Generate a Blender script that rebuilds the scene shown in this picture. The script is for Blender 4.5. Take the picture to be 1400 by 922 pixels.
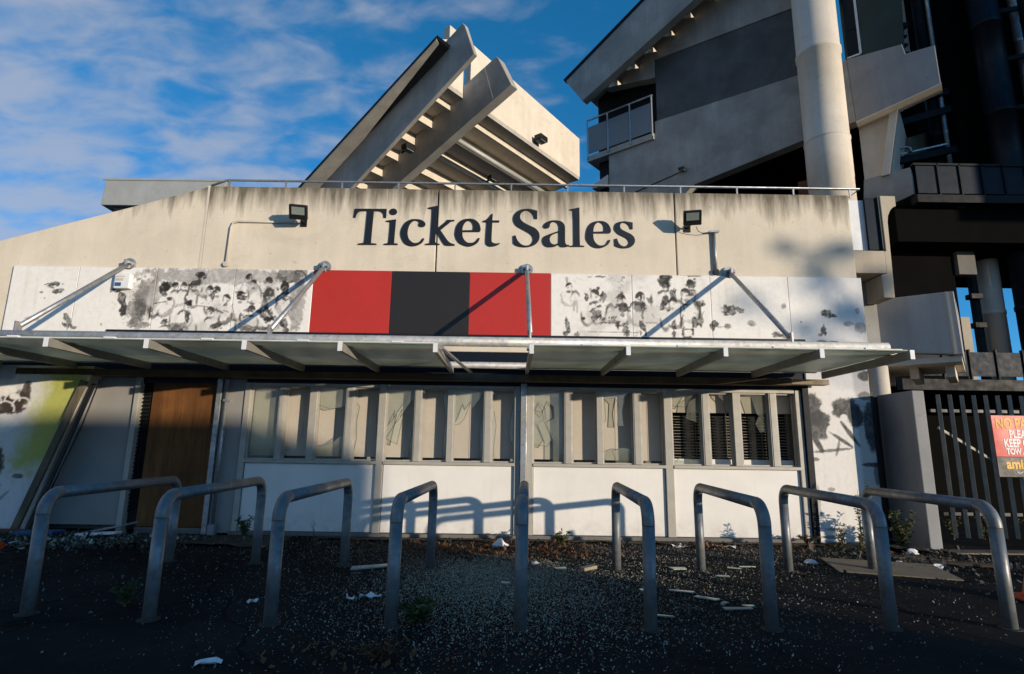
import bpy, bmesh, math, random
import numpy as np
from mathutils import Vector, Matrix, Quaternion

for _o in list(bpy.data.objects):
    bpy.data.objects.remove(_o)
scene = bpy.context.scene
COL = scene.collection
random.seed(7)
RNG = np.random.default_rng(11)

# ------------------------------------------------------------------ camera
PITCH, ROLL, CAM = 0.194, 0.0144, Vector((0.0, -9.49, 1.4))
fw = Vector((0, math.cos(PITCH), math.sin(PITCH)))
rt = Vector((1, 0, 0)); up = rt.cross(fw)
rt2 = rt * math.cos(ROLL) + up * math.sin(ROLL)
up2 = -rt * math.sin(ROLL) + up * math.cos(ROLL)
cam_data = bpy.data.cameras.new('camera')
cam_data.sensor_width = 36.0
cam_data.lens = 20.0
cam_data.clip_start = 0.05
cam_data.clip_end = 2000
cam = bpy.data.objects.new('camera', cam_data)
COL.objects.link(cam)
cam.matrix_world = Matrix(((rt2.x, up2.x, -fw.x, CAM.x), (rt2.y, up2.y, -fw.y, CAM.y), (rt2.z, up2.z, -fw.z, CAM.z), (0, 0, 0, 1)))
scene.camera = cam

# ------------------------------------------------------------------ sky, sun, exposure
AZ, EL = math.radians(50.7), math.radians(5.8)           # sun: right of and behind the camera, very low
SUN = Vector((math.sin(AZ) * math.cos(EL), -math.cos(AZ) * math.cos(EL), math.sin(EL)))
SKYTINT = (1.35, 1.85, 2.15, 1)                            # white balance of the sky light against the warm sun
world = bpy.data.worlds.new('World'); scene.world = world
world.use_nodes = True
wn = world.node_tree; wn.nodes.clear()
def W(t, **k):
    n = wn.nodes.new(t)
    for a, b in k.items(): setattr(n, a, b)
    return n
sky = W('ShaderNodeTexSky', sky_type='NISHITA', sun_disc=False, sun_elevation=EL, sun_rotation=math.atan2(SUN.x, SUN.y), altitude=50, air_density=0.5, dust_density=0.2, ozone_density=3.0)
gm = W('ShaderNodeGamma'); gm.inputs['Gamma'].default_value = 0.8
wn.links.new(sky.outputs[0], gm.inputs['Color'])
hs = W('ShaderNodeMix', data_type='RGBA', blend_type='MULTIPLY'); hs.inputs['Factor'].default_value = 1.0; hs.inputs['B'].default_value = SKYTINT
wn.links.new(gm.outputs[0], hs.inputs['A'])
tc = W('ShaderNodeTexCoord')
sep = W('ShaderNodeSeparateXYZ'); wn.links.new(tc.outputs['Generated'], sep.inputs[0])
def wm(op, a, b=None, c=None, clamp=False):
    n = W('ShaderNodeMath', operation=op, use_clamp=clamp)
    for i, x in enumerate((a, b, c)):
        if x is None: continue
        if isinstance(x, (int, float)): n.inputs[i].default_value = x
        else: wn.links.new(x, n.inputs[i])
    return n.outputs[0]
den = wm('ADD', wm('MAXIMUM', sep.outputs['Z'], 0.0), 0.22)
cx = wm('DIVIDE', sep.outputs['X'], den); cy = wm('DIVIDE', sep.outputs['Y'], den)
comb = W('ShaderNodeCombineXYZ'); wn.links.new(cx, comb.inputs[0]); wn.links.new(cy, comb.inputs[1])
def wnoise(scale, detail, rough, rot, sc, dist=0.0, loc=(0, 0, 0)):
    mp = W('ShaderNodeMapping'); mp.inputs['Rotation'].default_value = (0, 0, rot); mp.inputs['Scale'].default_value = sc; mp.inputs['Location'].default_value = loc
    wn.links.new(comb.outputs[0], mp.inputs[0])
    n = W('ShaderNodeTexNoise'); n.inputs['Scale'].default_value = scale; n.inputs['Detail'].default_value = detail; n.inputs['Roughness'].default_value = rough; n.inputs['Distortion'].default_value = dist
    wn.links.new(mp.outputs[0], n.inputs['Vector'])
    return n.outputs[0]
n1 = wnoise(7.0, 6, 0.5, 1.0, (1.0, 1.7, 1), 0.3, (1.3, 0.4, 0))
n2 = wnoise(1.5, 4, 0.5, 0.2, (1, 1, 1), 0.2, (4.1, 2.2, 0))
# broken cirrus: thicker towards the west (left), thinning out eastwards
bank = wm('MULTIPLY_ADD', sep.outputs['X'], -0.42, -0.02)
low = wm('MULTIPLY_ADD', sep.outputs['Z'], -0.28, 0.14)
cov = wm('ADD', wm('ADD', n1, wm('MULTIPLY_ADD', n2, 0.35, -0.175)), wm('ADD', bank, low))
mr = W('ShaderNodeMapRange', interpolation_type='SMOOTHSTEP'); mr.inputs['From Min'].default_value = 0.44; mr.inputs['From Max'].default_value = 0.90
wn.links.new(cov, mr.inputs['Value'])
fac = wm('MULTIPLY', mr.outputs[0], 0.66)
mix = W('ShaderNodeMix', data_type='RGBA'); wn.links.new(fac, mix.inputs['Factor'])
scl = W('ShaderNodeSeparateColor'); wn.links.new(hs.outputs['Result'], scl.inputs[0])
rch = wm('MINIMUM', scl.outputs[0], wm('MULTIPLY', wm('POWER', scl.outputs[0], 1.75), 0.65))   # deep blue sky holds almost no red
ccl = W('ShaderNodeCombineColor'); wn.links.new(rch, ccl.inputs[0]); wn.links.new(scl.outputs[1], ccl.inputs[1]); wn.links.new(scl.outputs[2], ccl.inputs[2])
wn.links.new(ccl.outputs[0], mix.inputs['A']); mix.inputs['B'].default_value = (3.1, 3.25, 3.7, 1)
bg = W('ShaderNodeBackground'); bg.inputs['Strength'].default_value = 0.15
wn.links.new(mix.outputs['Result'], bg.inputs['Color'])
wo = W('ShaderNodeOutputWorld'); wn.links.new(bg.outputs[0], wo.inputs['Surface'])

sun_data = bpy.data.lights.new('sun', 'SUN')
sun_data.energy = 5.0; sun_data.angle = math.radians(0.5); sun_data.color = (1.0, 0.85, 0.66)
sun = bpy.data.objects.new('sun', sun_data); COL.objects.link(sun)
sun.rotation_euler = SUN.to_track_quat('Z', 'Y').to_euler()
sun.location = (20, -20, 10)
vs = scene.view_settings
vs.view_transform = 'Standard'; vs.look = 'None'; vs.exposure = 0.0; vs.gamma = 1.0
try: vs.use_curve_mapping = False
except Exception: pass

# ------------------------------------------------------------------ materials
def NM(name):
    m = bpy.data.materials.new(name); m.use_nodes = True
    nt = m.node_tree; b = nt.nodes['Principled BSDF']
    return m, nt, b
def link(nt, a, b): nt.links.new(a, b)
def N(nt, t, **k):
    n = nt.nodes.new(t)
    for a, b in k.items(): setattr(n, a, b)
    return n
def noise(nt, scale=(1, 1, 1), detail=5, rough=0.6, s=1.0, dist=0.0):
    g = N(nt, 'ShaderNodeNewGeometry'); mp = N(nt, 'ShaderNodeMapping'); mp.inputs['Scale'].default_value = scale
    link(nt, g.outputs['Position'], mp.inputs[0])
    n = N(nt, 'ShaderNodeTexNoise'); n.inputs['Scale'].default_value = s; n.inputs['Detail'].default_value = detail; n.inputs['Roughness'].default_value = rough; n.inputs['Distortion'].default_value = dist
    link(nt, mp.outputs[0], n.inputs['Vector'])
    return n.outputs[0]
def ramp(nt, x, a, b, lo=0.0, hi=1.0):
    r = N(nt, 'ShaderNodeMapRange'); r.inputs['From Min'].default_value = a; r.inputs['From Max'].default_value = b
    r.inputs['To Min'].default_value = lo; r.inputs['To Max'].default_value = hi; r.clamp = True
    link(nt, x, r.inputs['Value']); return r.outputs[0]
def mixc(nt, f, a, b, mode='MIX'):
    m = N(nt, 'ShaderNodeMix', data_type='RGBA', blend_type=mode)
    if isinstance(f, (int, float)): m.inputs['Factor'].default_value = f
    else: link(nt, f, m.inputs['Factor'])
    for k, x in (('A', a), ('B', b)):
        if isinstance(x, (tuple, list)): m.inputs[k].default_value = (*x[:3], 1)
        else: link(nt, x, m.inputs[k])
    return m.outputs['Result']
def mathn(nt, op, a, b=None):
    n = N(nt, 'ShaderNodeMath', operation=op)
    for i, x in enumerate((a, b)):
        if x is None: continue
        if isinstance(x, (int, float)): n.inputs[i].default_value = x
        else: link(nt, x, n.inputs[i])
    return n.outputs[0]
def bump(nt, b, h, strength=0.3, dist=0.01):
    n = N(nt, 'ShaderNodeBump'); n.inputs['Strength'].default_value = strength; n.inputs['Distance'].default_value = dist
    link(nt, h, n.inputs['Height']); link(nt, n.outputs[0], b.inputs['Normal'])

def concrete(name, col, var=0.3, ztop=None, drip=0.7, rough=0.88, dirt=(0.10, 0.085, 0.06), streaks=0.45, spec=0.25):
    m, nt, b = NM(name)
    big = noise(nt, (1, 1, 1), 7, 0.62, 0.9, 0.3)
    streak = noise(nt, (5, 5, 0.35), 5, 0.6, 1.0)
    fine = noise(nt, (1, 1, 1), 4, 0.7, 26.0)
    spots = noise(nt, (1, 1, 1.3), 3, 0.5, 7.0)
    dk = tuple(c * (1 - var) for c in col)
    c = mixc(nt, ramp(nt, big, 0.35, 0.68), dk, col)
    c = mixc(nt, ramp(nt, streak, 0.40, 0.75, 0.0, streaks), c, tuple(x * 0.62 for x in col))
    c = mixc(nt, ramp(nt, fine, 0.35, 0.7, 0.0, 0.22), c, tuple(x * 0.6 for x in col))
    c = mixc(nt, ramp(nt, spots, 0.66, 0.78, 0.0, 0.35), c, dirt)
    patch = noise(nt, (1, 1, 1), 8, 0.7, 0.75, 0.6); gate = noise(nt, (1, 1, 1.5), 5, 0.75, 6.0)
    c = mixc(nt, mathn(nt, 'MULTIPLY', ramp(nt, patch, 0.52, 0.72, 0.0, 0.55), ramp(nt, gate, 0.3, 0.7)), c, tuple(x * 0.45 for x in col))
    if ztop is not None:
        g = N(nt, 'ShaderNodeNewGeometry'); sp = N(nt, 'ShaderNodeSeparateXYZ'); link(nt, g.outputs['Position'], sp.inputs[0])
        t = ramp(nt, sp.outputs['Z'], ztop - drip, ztop + 0.02)
        s2 = noise(nt, (4.5, 4.5, 0.5), 6, 0.65, 1.0, 0.2)
        k = mathn(nt, 'ADD', mathn(nt, 'MULTIPLY', t, 1.05), mathn(nt, 'MULTIPLY', ramp(nt, s2, 0.3, 0.75), 0.75))
        c = mixc(nt, ramp(nt, k, 0.80, 1.35, 0.0, 0.92), c, dirt)
    link(nt, c, b.inputs['Base Color']); b.inputs['Roughness'].default_value = rough
    b.inputs['Specular IOR Level'].default_value = spec
    bump(nt, b, mathn(nt, 'ADD', fine, mathn(nt, 'MULTIPLY', big, 0.3)), 0.2, 0.008)
    return m
def plain(name, col, rough=0.6, metal=0.0, var=0.2, s=6.0, spec=0.4, bstr=0.08, stretch=(1, 1, 1), col2=None, fine=40.0):
    m, nt, b = NM(name)
    n = noise(nt, stretch, 6, 0.62, s)
    c2 = col2 or tuple(x * (1 - var) for x in col)
    c = mixc(nt, ramp(nt, n, 0.35, 0.7), c2, col)
    f = noise(nt, (1, 1, 1), 3, 0.6, fine)
    c = mixc(nt, ramp(nt, f, 0.5, 0.8, 0.0, 0.25), c, tuple(x * 0.6 for x in col))
    link(nt, c, b.inputs['Base Color'])
    link(nt, ramp(nt, n, 0.3, 0.7, min(1, rough + 0.12), max(0.05, rough - 0.08)), b.inputs['Roughness'])
    b.inputs['Metallic'].default_value = metal; b.inputs['Specular IOR Level'].default_value = spec
    if bstr: bump(nt, b, f, bstr, 0.004)
    return m
def panel_white(name, col=(0.78, 0.76, 0.72)):
    m, nt, b = NM(name)
    n = noise(nt, (1, 1, 1), 6, 0.6, 1.6)
    c = mixc(nt, ramp(nt, n, 0.3, 0.7), tuple(x * 0.88 for x in col), col)
    d = noise(nt, (9, 9, 0.8), 5, 0.6, 1.0)
    c = mixc(nt, ramp(nt, d, 0.58, 0.85, 0.0, 0.25), c, (0.42, 0.38, 0.32))
    g = N(nt, 'ShaderNodeNewGeometry'); sp = N(nt, 'ShaderNodeSeparateXYZ'); link(nt, g.outputs['Position'], sp.inputs[0])
    splash = mathn(nt, 'MULTIPLY', ramp(nt, sp.outputs['Z'], 0.40, 0.06), ramp(nt, noise(nt, (1, 1, 1), 6, 0.7, 5.0), 0.35, 0.75))
    c = mixc(nt, mathn(nt, 'MULTIPLY', splash, 0.5), c, (0.28, 0.24, 0.19))
    link(nt, c, b.inputs['Base Color']); b.inputs['Roughness'].default_value = 0.5; b.inputs['Specular IOR Level'].default_value = 0.3
    bump(nt, b, n, 0.05, 0.01)
    return m
def painted(name, rough=0.55):
    m, nt, b = NM(name)
    a = N(nt, 'ShaderNodeAttribute', attribute_name='paint')
    n = noise(nt, (1, 1, 1), 5, 0.6, 14.0)
    d = noise(nt, (7, 7, 0.6), 5, 0.6, 1.0)
    c = mixc(nt, ramp(nt, n, 0.45, 0.8, 0.0, 0.35), a.outputs['Color'], (0.72, 0.68, 0.62), 'MULTIPLY')
    c = mixc(nt, ramp(nt, d, 0.55, 0.85, 0.0, 0.5), c, (0.66, 0.60, 0.50), 'MULTIPLY')
    link(nt, c, b.inputs['Base Color']); b.inputs['Roughness'].default_value = rough; b.inputs['Specular IOR Level'].default_value = 0.3
    return m
def galv(name, col=(0.42, 0.43, 0.43), rough=0.42, metal=0.75, warm=0.0):
    m, nt, b = NM(name)
    v = N(nt, 'ShaderNodeTexVoronoi'); g = N(nt, 'ShaderNodeNewGeometry'); link(nt, g.outputs['Position'], v.inputs['Vector']); v.inputs['Scale'].default_value = 22
    n = noise(nt, (1, 1, 1), 6, 0.65, 4.0)
    c = mixc(nt, ramp(nt, n, 0.3, 0.7), tuple(x * 0.62 for x in col), col)
    c = mixc(nt, 0.22, c, v.outputs['Color'], 'OVERLAY')
    r = noise(nt, (1, 1, 1), 5, 0.7, 9.0)
    c = mixc(nt, ramp(nt, r, 0.68, 0.8, 0.0, 0.5), c, (0.16, 0.10, 0.06))
    hsv = N(nt, 'ShaderNodeHueSaturation'); hsv.inputs['Saturation'].default_value = 0.35; link(nt, c, hsv.inputs['Color'])
    link(nt, hsv.outputs[0], b.inputs['Base Color'])
    link(nt, ramp(nt, n, 0.3, 0.7, rough + 0.18, rough - 0.05), b.inputs['Roughness'])
    b.inputs['Metallic'].default_value = metal
    bump(nt, b, noise(nt, (1, 1, 1), 4, 0.6, 60.0), 0.06, 0.003)
    return m
def wood(name, col, axis=2, rough=0.7):
    m, nt, b = NM(name)
    sc = [14, 14, 14]; sc[axis] = 0.9
    n = noise(nt, tuple(sc), 7, 0.65, 1.0, 0.8)
    big = noise(nt, (1, 1, 1), 5, 0.6, 1.4)
    c = mixc(nt, ramp(nt, n, 0.3, 0.72), tuple(x * 0.45 for x in col), col)
    c = mixc(nt, ramp(nt, big, 0.4, 0.7, 0.0, 0.75), c, tuple(x * 0.32 for x in col))
    drip = noise(nt, (5, 5, 0.6), 6, 0.65, 1.0)
    c = mixc(nt, ramp(nt, drip, 0.45, 0.7, 0.0, 0.7), c, tuple(x * 0.3 for x in col))
    link(nt, c, b.inputs['Base Color']); b.inputs['Roughness'].default_value = rough; b.inputs['Specular IOR Level'].default_value = 0.25
    bump(nt, b, n, 0.2, 0.004)
    return m
def glass_thin(name, tint=(0.93, 0.95, 0.92), haze=0.09, gloss=0.03):
    m, nt, b = NM(name)
    nt.nodes.remove(b)
    tr = N(nt, 'ShaderNodeBsdfTransparent'); tr.inputs[0].default_value = (*tint, 1)
    df = N(nt, 'ShaderNodeBsdfDiffuse'); df.inputs[0].default_value = (0.55, 0.54, 0.46, 1)
    gl = N(nt, 'ShaderNodeBsdfGlossy'); gl.inputs['Roughness'].default_value = 0.06
    dirt = noise(nt, (1, 1, 0.6), 6, 0.65, 5.0)
    m1 = N(nt, 'ShaderNodeMixShader'); link(nt, ramp(nt, dirt, 0.3, 0.75, haze * 0.5, haze * 1.8), m1.inputs[0]); link(nt, tr.outputs[0], m1.inputs[1]); link(nt, df.outputs[0], m1.inputs[2])
    lw = N(nt, 'ShaderNodeLayerWeight'); lw.inputs['Blend'].default_value = 0.5
    fm = mathn(nt, 'ADD', mathn(nt, 'MULTIPLY', mathn(nt, 'POWER', lw.outputs['Facing'], 4.0), 0.5), gloss)
    m2 = N(nt, 'ShaderNodeMixShader'); link(nt, fm, m2.inputs[0]); link(nt, m1.outputs[0], m2.inputs[1]); link(nt, gl.outputs[0], m2.inputs[2])
    link(nt, m2.outputs[0], nt.nodes['Material Output'].inputs['Surface'])
    return m
def frosted(name, col=(0.80, 0.82, 0.68)):
    m, nt, b = NM(name)
    nt.nodes.remove(b)
    n = noise(nt, (1, 1, 1), 5, 0.6, 1.5)
    c = mixc(nt, ramp(nt, n, 0.3, 0.7), tuple(x * 0.7 for x in col), col)
    t = N(nt, 'ShaderNodeBsdfTranslucent'); link(nt, c, t.inputs[0])
    d = N(nt, 'ShaderNodeBsdfDiffuse'); link(nt, c, d.inputs[0])
    g = N(nt, 'ShaderNodeBsdfGlossy'); g.inputs['Roughness'].default_value = 0.3
    a = N(nt, 'ShaderNodeMixShader'); a.inputs[0].default_value = 0.36; link(nt, t.outputs[0], a.inputs[1]); link(nt, d.outputs[0], a.inputs[2])
    lw = N(nt, 'ShaderNodeLayerWeight'); lw.inputs['Blend'].default_value = 0.5
    fr = mathn(nt, 'ADD', mathn(nt, 'MULTIPLY', mathn(nt, 'POWER', lw.outputs['Facing'], 4.0), 0.35), 0.03)
    e = N(nt, 'ShaderNodeMixShader'); link(nt, fr, e.inputs[0]); link(nt, a.outputs[0], e.inputs[1]); link(nt, g.outputs[0], e.inputs[2])
    link(nt, e.outputs[0], nt.nodes['Material Output'].inputs['Surface'])
    return m
def asphalt(name):
    m, nt, b = NM(name)
    big = noise(nt, (1, 1, 1), 6, 0.6, 0.55, 0.4)
    mid = noise(nt, (1, 1, 1), 6, 0.7, 4.0)
    fine = noise(nt, (1, 1, 1), 3, 0.7, 120.0)
    c = mixc(nt, ramp(nt, big, 0.35, 0.7), (0.012, 0.0118, 0.012), (0.028, 0.026, 0.0245))
    c = mixc(nt, ramp(nt, mid, 0.5, 0.8, 0.0, 0.5), c, (0.046, 0.040, 0.033))
    c = mixc(nt, ramp(nt, fine, 0.58, 0.75, 0.0, 0.55), c, (0.065, 0.062, 0.057))
    g = N(nt, 'ShaderNodeNewGeometry'); mp = N(nt, 'ShaderNodeMapping'); link(nt, g.outputs['Position'], mp.inputs[0])
    mpn = N(nt, 'ShaderNodeTexNoise'); mpn.inputs['Scale'].default_value = 1.2; link(nt, g.outputs['Position'], mpn.inputs['Vector'])
    add = N(nt, 'ShaderNodeMix', data_type='RGBA', blend_type='LINEAR_LIGHT'); add.inputs['Factor'].default_value = 0.35
    link(nt, g.outputs['Position'], add.inputs['A']); link(nt, mpn.outputs['Color'], add.inputs['B'])
    vo = N(nt, 'ShaderNodeTexVoronoi', feature='DISTANCE_TO_EDGE'); vo.inputs['Scale'].default_value = 0.42; link(nt, add.outputs['Result'], vo.inputs['Vector'])
    crack = ramp(nt, vo.outputs['Distance'], 0.0, 0.012, 1.0, 0.0)
    c = mixc(nt, mathn(nt, 'MULTIPLY', crack, 0.75), c, (0.008, 0.008, 0.008))
    link(nt, c, b.inputs['Base Color'])
    b.inputs['Roughness'].default_value = 0.95; b.inputs['Specular IOR Level'].default_value = 0.03
    h = mathn(nt, 'ADD', mathn(nt, 'MULTIPLY', fine, 0.6), mid)
    bump(nt, b, mathn(nt, 'SUBTRACT', h, mathn(nt, 'MULTIPLY', crack, 1.5)), 0.5, 0.01)
    return m

M = {
 'wall': concrete('facade_concrete', (0.73, 0.645, 0.515), 0.16, 5.96, 0.95, streaks=0.25),
 'conc': concrete('stand_concrete', (0.46, 0.43, 0.385), 0.28),
 'conc_wall': concrete('shaded_wall_concrete', (0.44, 0.425, 0.39), 0.42, streaks=0.6),
 'conc_block': concrete('parapet_concrete', (0.50, 0.48, 0.45), 0.2),
 'conc_raker': concrete('raking_beam_concrete', (0.44, 0.42, 0.385), 0.4, streaks=0.6),
 'conc_pale': concrete('pale_concrete', (0.68, 0.61, 0.51), 0.16, streaks=0.3),
 'conc_grey': concrete('grey_concrete', (0.33, 0.33, 0.33), 0.25),
 'conc_dark': concrete('dark_painted_concrete', (0.13, 0.135, 0.14), 0.45, streaks=0.6),
 'conc_stain': concrete('stained_concrete', (0.52, 0.45, 0.35), 0.2, 6.45, 0.5),
 'plinth': concrete('plinth_concrete', (0.20, 0.19, 0.175), 0.3),
 'undershade': concrete('undercroft_shade_concrete', (0.007, 0.0065, 0.006), 0.3, dirt=(0.006, 0.006, 0.005), spec=0.02),  # near-black albedo stands in for the shade under the stand
 'white': panel_white('white_counter_panel'),
 'offwhite': panel_white('grey_wall_panel', (0.27, 0.262, 0.25)),
 'red': plain('red_panel', (0.46, 0.030, 0.020), 0.4, var=0.12, s=1.5, bstr=0.03),
 'black': plain('black_panel', (0.020, 0.017, 0.015), 0.45, var=0.2, s=2.0, bstr=0.03),
 'paint': painted('printed_board'),
 'mural': painted('mural_paint', 0.7),
 'letter': plain('letter_black', (0.010, 0.013, 0.018), 0.45, var=0.2, bstr=0.02),
 'galv': galv('galvanised_steel'),
 'bars': plain('fence_bar_steel', (0.22, 0.22, 0.19), 0.5, 0.3, 0.3),
 'pipe': galv('galvanised_canopy_pipe', (0.56, 0.55, 0.50), 0.5, 0.35),
 'hoop': galv('galvanised_hoop_tube', (0.165, 0.195, 0.205), 0.40, 0.3),
 'alu': plain('aluminium_frame', (0.42, 0.40, 0.355), 0.5, 0.15, 0.15, bstr=0.02),
 'rafter': plain('rafter_steel', (0.30, 0.285, 0.25), 0.5, 0.2, 0.25),
 'cap': plain('white_end_cap', (0.74, 0.75, 0.76), 0.5, 0.0, 0.12),
 'darksteel': plain('dark_steel_with_shade', (0.008, 0.010, 0.013), 0.5, 0.0, 0.3, spec=0.12),  # near-black tone also stands in for shade missing on the right-hand steelwork
 'bluesteel_shade': plain('dark_blue_steel_shade', (0.006, 0.010, 0.017), 0.45, 0.0, 0.3, spec=0.2),  # shade put into the colour, so sunlit columns still read dark
 'blackm': plain('black_metal', (0.014, 0.014, 0.015), 0.45, 0.2, 0.3),
 'lens': plain('lamp_glass', (0.22, 0.25, 0.23), 0.15, 0.0, 0.1, bstr=0),
 'board': plain('beige_blind_board', (0.48, 0.43, 0.36), 0.75, 0.0, 0.1, s=2.0, bstr=0.02),
 'dark': plain('dark_void', (0.012, 0.011, 0.010), 0.9, var=0.2, bstr=0),
 'slat': plain('blind_slat', (0.26, 0.23, 0.18), 0.6, var=0.2, bstr=0),
 'edge': plain('broken_glass_edge', (0.05, 0.065, 0.05), 0.3, var=0.3, spec=0.5, bstr=0),
 'ply': wood('plywood', (0.23, 0.095, 0.028)),
 'timber': wood('weathered_timber', (0.22, 0.18, 0.13)),
 'timber_x': wood('weathered_plank', (0.16, 0.115, 0.075), 0),
 'beamwood': wood('pale_beam_timber', (0.50, 0.41, 0.28), 0),
 'pane': glass_thin('dusty_window_glass'),
 'bal': plain('frosted_balustrade_glass', (0.17, 0.20, 0.22), 0.4, var=0.15, s=1.0, spec=0.4, bstr=0),
 'blueglass': plain('dark_blue_glass', (0.008, 0.016, 0.028), 0.5, 0.0, 0.2, spec=0.12, bstr=0),
 'frost': frosted('frosted_canopy_glass'),
 'asphalt': asphalt('worn_asphalt'),
 'ductm': plain('galvanised_duct_sheet', (0.40, 0.41, 0.39), 0.5, 0.2, 0.2, s=3),
 'rub': plain('rubble_bits', (0.13, 0.125, 0.11), 0.85, 0.0, 0.85, s=11, bstr=0),
 'card': plain('cardboard', (0.23, 0.18, 0.12), 0.9, var=0.2),
 'paper': plain('white_paper', (0.72, 0.72, 0.72), 0.8, var=0.1),
 'shard': plain('pale_green_glass_fragments', (0.30, 0.37, 0.31), 0.25, 0.0, 0.3, spec=0.6, bstr=0),
 'crumb': plain('crumbled_safety_glass', (0.42, 0.43, 0.33), 0.45, 0.0, 0.5, s=30, spec=0.35, bstr=0),
 'leafl': plain('dry_leaf_litter', (0.15, 0.070, 0.028), 0.85, var=0.65, s=9, bstr=0),
 'dust': plain('pale_grit', (0.26, 0.24, 0.205), 0.9, var=0.6, s=20, bstr=0),
 'soil': plain('soil_and_moss', (0.055, 0.048, 0.030), 0.95, var=0.4, s=9),
 'green': plain('weed_green', (0.075, 0.095, 0.028), 0.7, var=0.5, s=7, bstr=0),
 'greendk': plain('tree_leaf_green', (0.045, 0.065, 0.022), 0.7, var=0.5, s=3, bstr=0),
 'stemm': plain('weed_stem', (0.12, 0.085, 0.04), 0.85, var=0.3),
 'bark': plain('tree_bark', (0.09, 0.07, 0.05), 0.95, var=0.4),
 'orange': plain('traffic_cone_orange', (0.62, 0.075, 0.015), 0.5, var=0.15, bstr=0.03),
 'signred': plain('sign_red', (0.62, 0.045, 0.035), 0.45, var=0.1, s=2, bstr=0),
 'signblack': plain('sign_black', (0.018, 0.018, 0.016), 0.45, var=0.15, bstr=0),
 'yellow': plain('sign_yellow', (0.78, 0.42, 0.02), 0.5, var=0.1, bstr=0),
 'signwhite': plain('sign_white', (0.80, 0.80, 0.78), 0.5, var=0.08, bstr=0),
 'blue': plain('blue_plastic', (0.02, 0.11, 0.26), 0.4, var=0.15),
 'greencl': plain('dark_green_cladding', (0.012, 0.032, 0.024), 0.5, var=0.3, s=1.0),
 'rustbrown': plain('rust_brown_panel', (0.16, 0.06, 0.025), 0.75, var=0.3),
 'plastic': plain('white_conduit_plastic', (0.55, 0.51, 0.44), 0.5, var=0.12),
}

# ------------------------------------------------------------------ mesh helpers
class MB:
    def __init__(s): s.v = []; s.f = []; s.sm = []
    def add(s, vs_, fs, smooth=False):
        o = len(s.v); s.v += [tuple(p) for p in vs_]
        for f in fs: s.f.append([i + o for i in f]); s.sm.append(smooth)
        return s
    def box(s, x0, x1, y0, y1, z0, z1):
        return s.add([(x0, y0, z0), (x1, y0, z0), (x1, y1, z0), (x0, y1, z0), (x0, y0, z1), (x1, y0, z1), (x1, y1, z1), (x0, y1, z1)],
              [(0, 3, 2, 1), (4, 5, 6, 7), (0, 1, 5, 4), (1, 2, 6, 5), (2, 3, 7, 6), (3, 0, 4, 7)])
    def obox(s, c, ax, ay, az):
        c, ax, ay, az = map(Vector, (c, ax, ay, az)); P = []
        for k in (-1, 1):
            for i, j in ((-1, -1), (1, -1), (1, 1), (-1, 1)): P.append(c + ax * i + ay * j + az * k)
        return s.add(P, [(0, 3, 2, 1), (4, 5, 6, 7), (0, 1, 5, 4), (1, 2, 6, 5), (2, 3, 7, 6), (3, 0, 4, 7)])
    def bar(s, a, b, w, h, upv=(0, 0, 1)):
        a, b = Vector(a), Vector(b); d = b - a; L = d.length / 2; d.normalize()
        upv = Vector(upv); sd = d.cross(upv)
        if sd.length < 1e-4: sd = d.cross(Vector((0, 1, 0)))
        sd.normalize(); u = sd.cross(d)
        return s.obox((a + b) / 2, d * L, sd * w / 2, u * h / 2)
    def prism(s, pts, ext):
        pts = [Vector(p) for p in pts]; ext = Vector(ext); n = len(pts)
        return s.add(pts + [p + ext for p in pts], [list(range(n)), list(range(2 * n - 1, n - 1, -1))] + [(i, i + n, (i + 1) % n + n, (i + 1) % n) for i in range(n)])
    def tube(s, path, r, n=14, cap=True):
        path = [Vector(p) for p in path]; rings = []; prev = None
        for i, p in enumerate(path):
            t = (path[min(i + 1, len(path) - 1)] - path[max(i - 1, 0)]).normalized()
            if prev is None:
                prev = t.cross(Vector((0, 0, 1)))
                if prev.length < 1e-3: prev = t.cross(Vector((1, 0, 0)))
            prev = (prev - t * prev.dot(t)).normalized(); bi = t.cross(prev)
            rr = r[i] if isinstance(r, (list, tuple)) else r
            rings.append([p + prev * math.cos(2 * math.pi * k / n) * rr + bi * math.sin(2 * math.pi * k / n) * rr for k in range(n)])
        o = len(s.v); s.v += [tuple(p) for ring in rings for p in ring]
        for i in range(len(path) - 1):
            for k in range(n):
                s.f.append([o + i * n + k, o + i * n + (k + 1) % n, o + (i + 1) * n + (k + 1) % n, o + (i + 1) * n + k]); s.sm.append(True)
        if cap:
            s.f.append([o + k for k in range(n)][::-1]); s.sm.append(False)
            s.f.append([o + (len(path) - 1) * n + k for k in range(n)]); s.sm.append(False)
        return s
    def mesh(s, name, m, origin=(0, 0, 0), recalc=True):
        me = bpy.data.meshes.new(name); ox, oy, oz = origin
        me.from_pydata([(x - ox, y - oy, z - oz) for x, y, z in s.v], [], s.f)
        me.polygons.foreach_set('use_smooth', s.sm)
        if m: me.materials.append(M[m] if isinstance(m, str) else m)
        if recalc and len(s.f) < 4000:
            bm = bmesh.new(); bm.from_mesh(me); bmesh.ops.recalc_face_normals(bm, faces=bm.faces); bm.to_mesh(me); bm.free()
        me.update(); return me
    def build(s, name, m, parent=None, origin=None, bevel=0.0, label=None, recalc=True):
        org = origin if origin is not None else (parent['_o'] if parent is not None and '_o' in parent else (0, 0, 0))
        me = s.mesh(name, m, org, recalc)
        return obj(name, me, parent, org, bevel, label)
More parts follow.
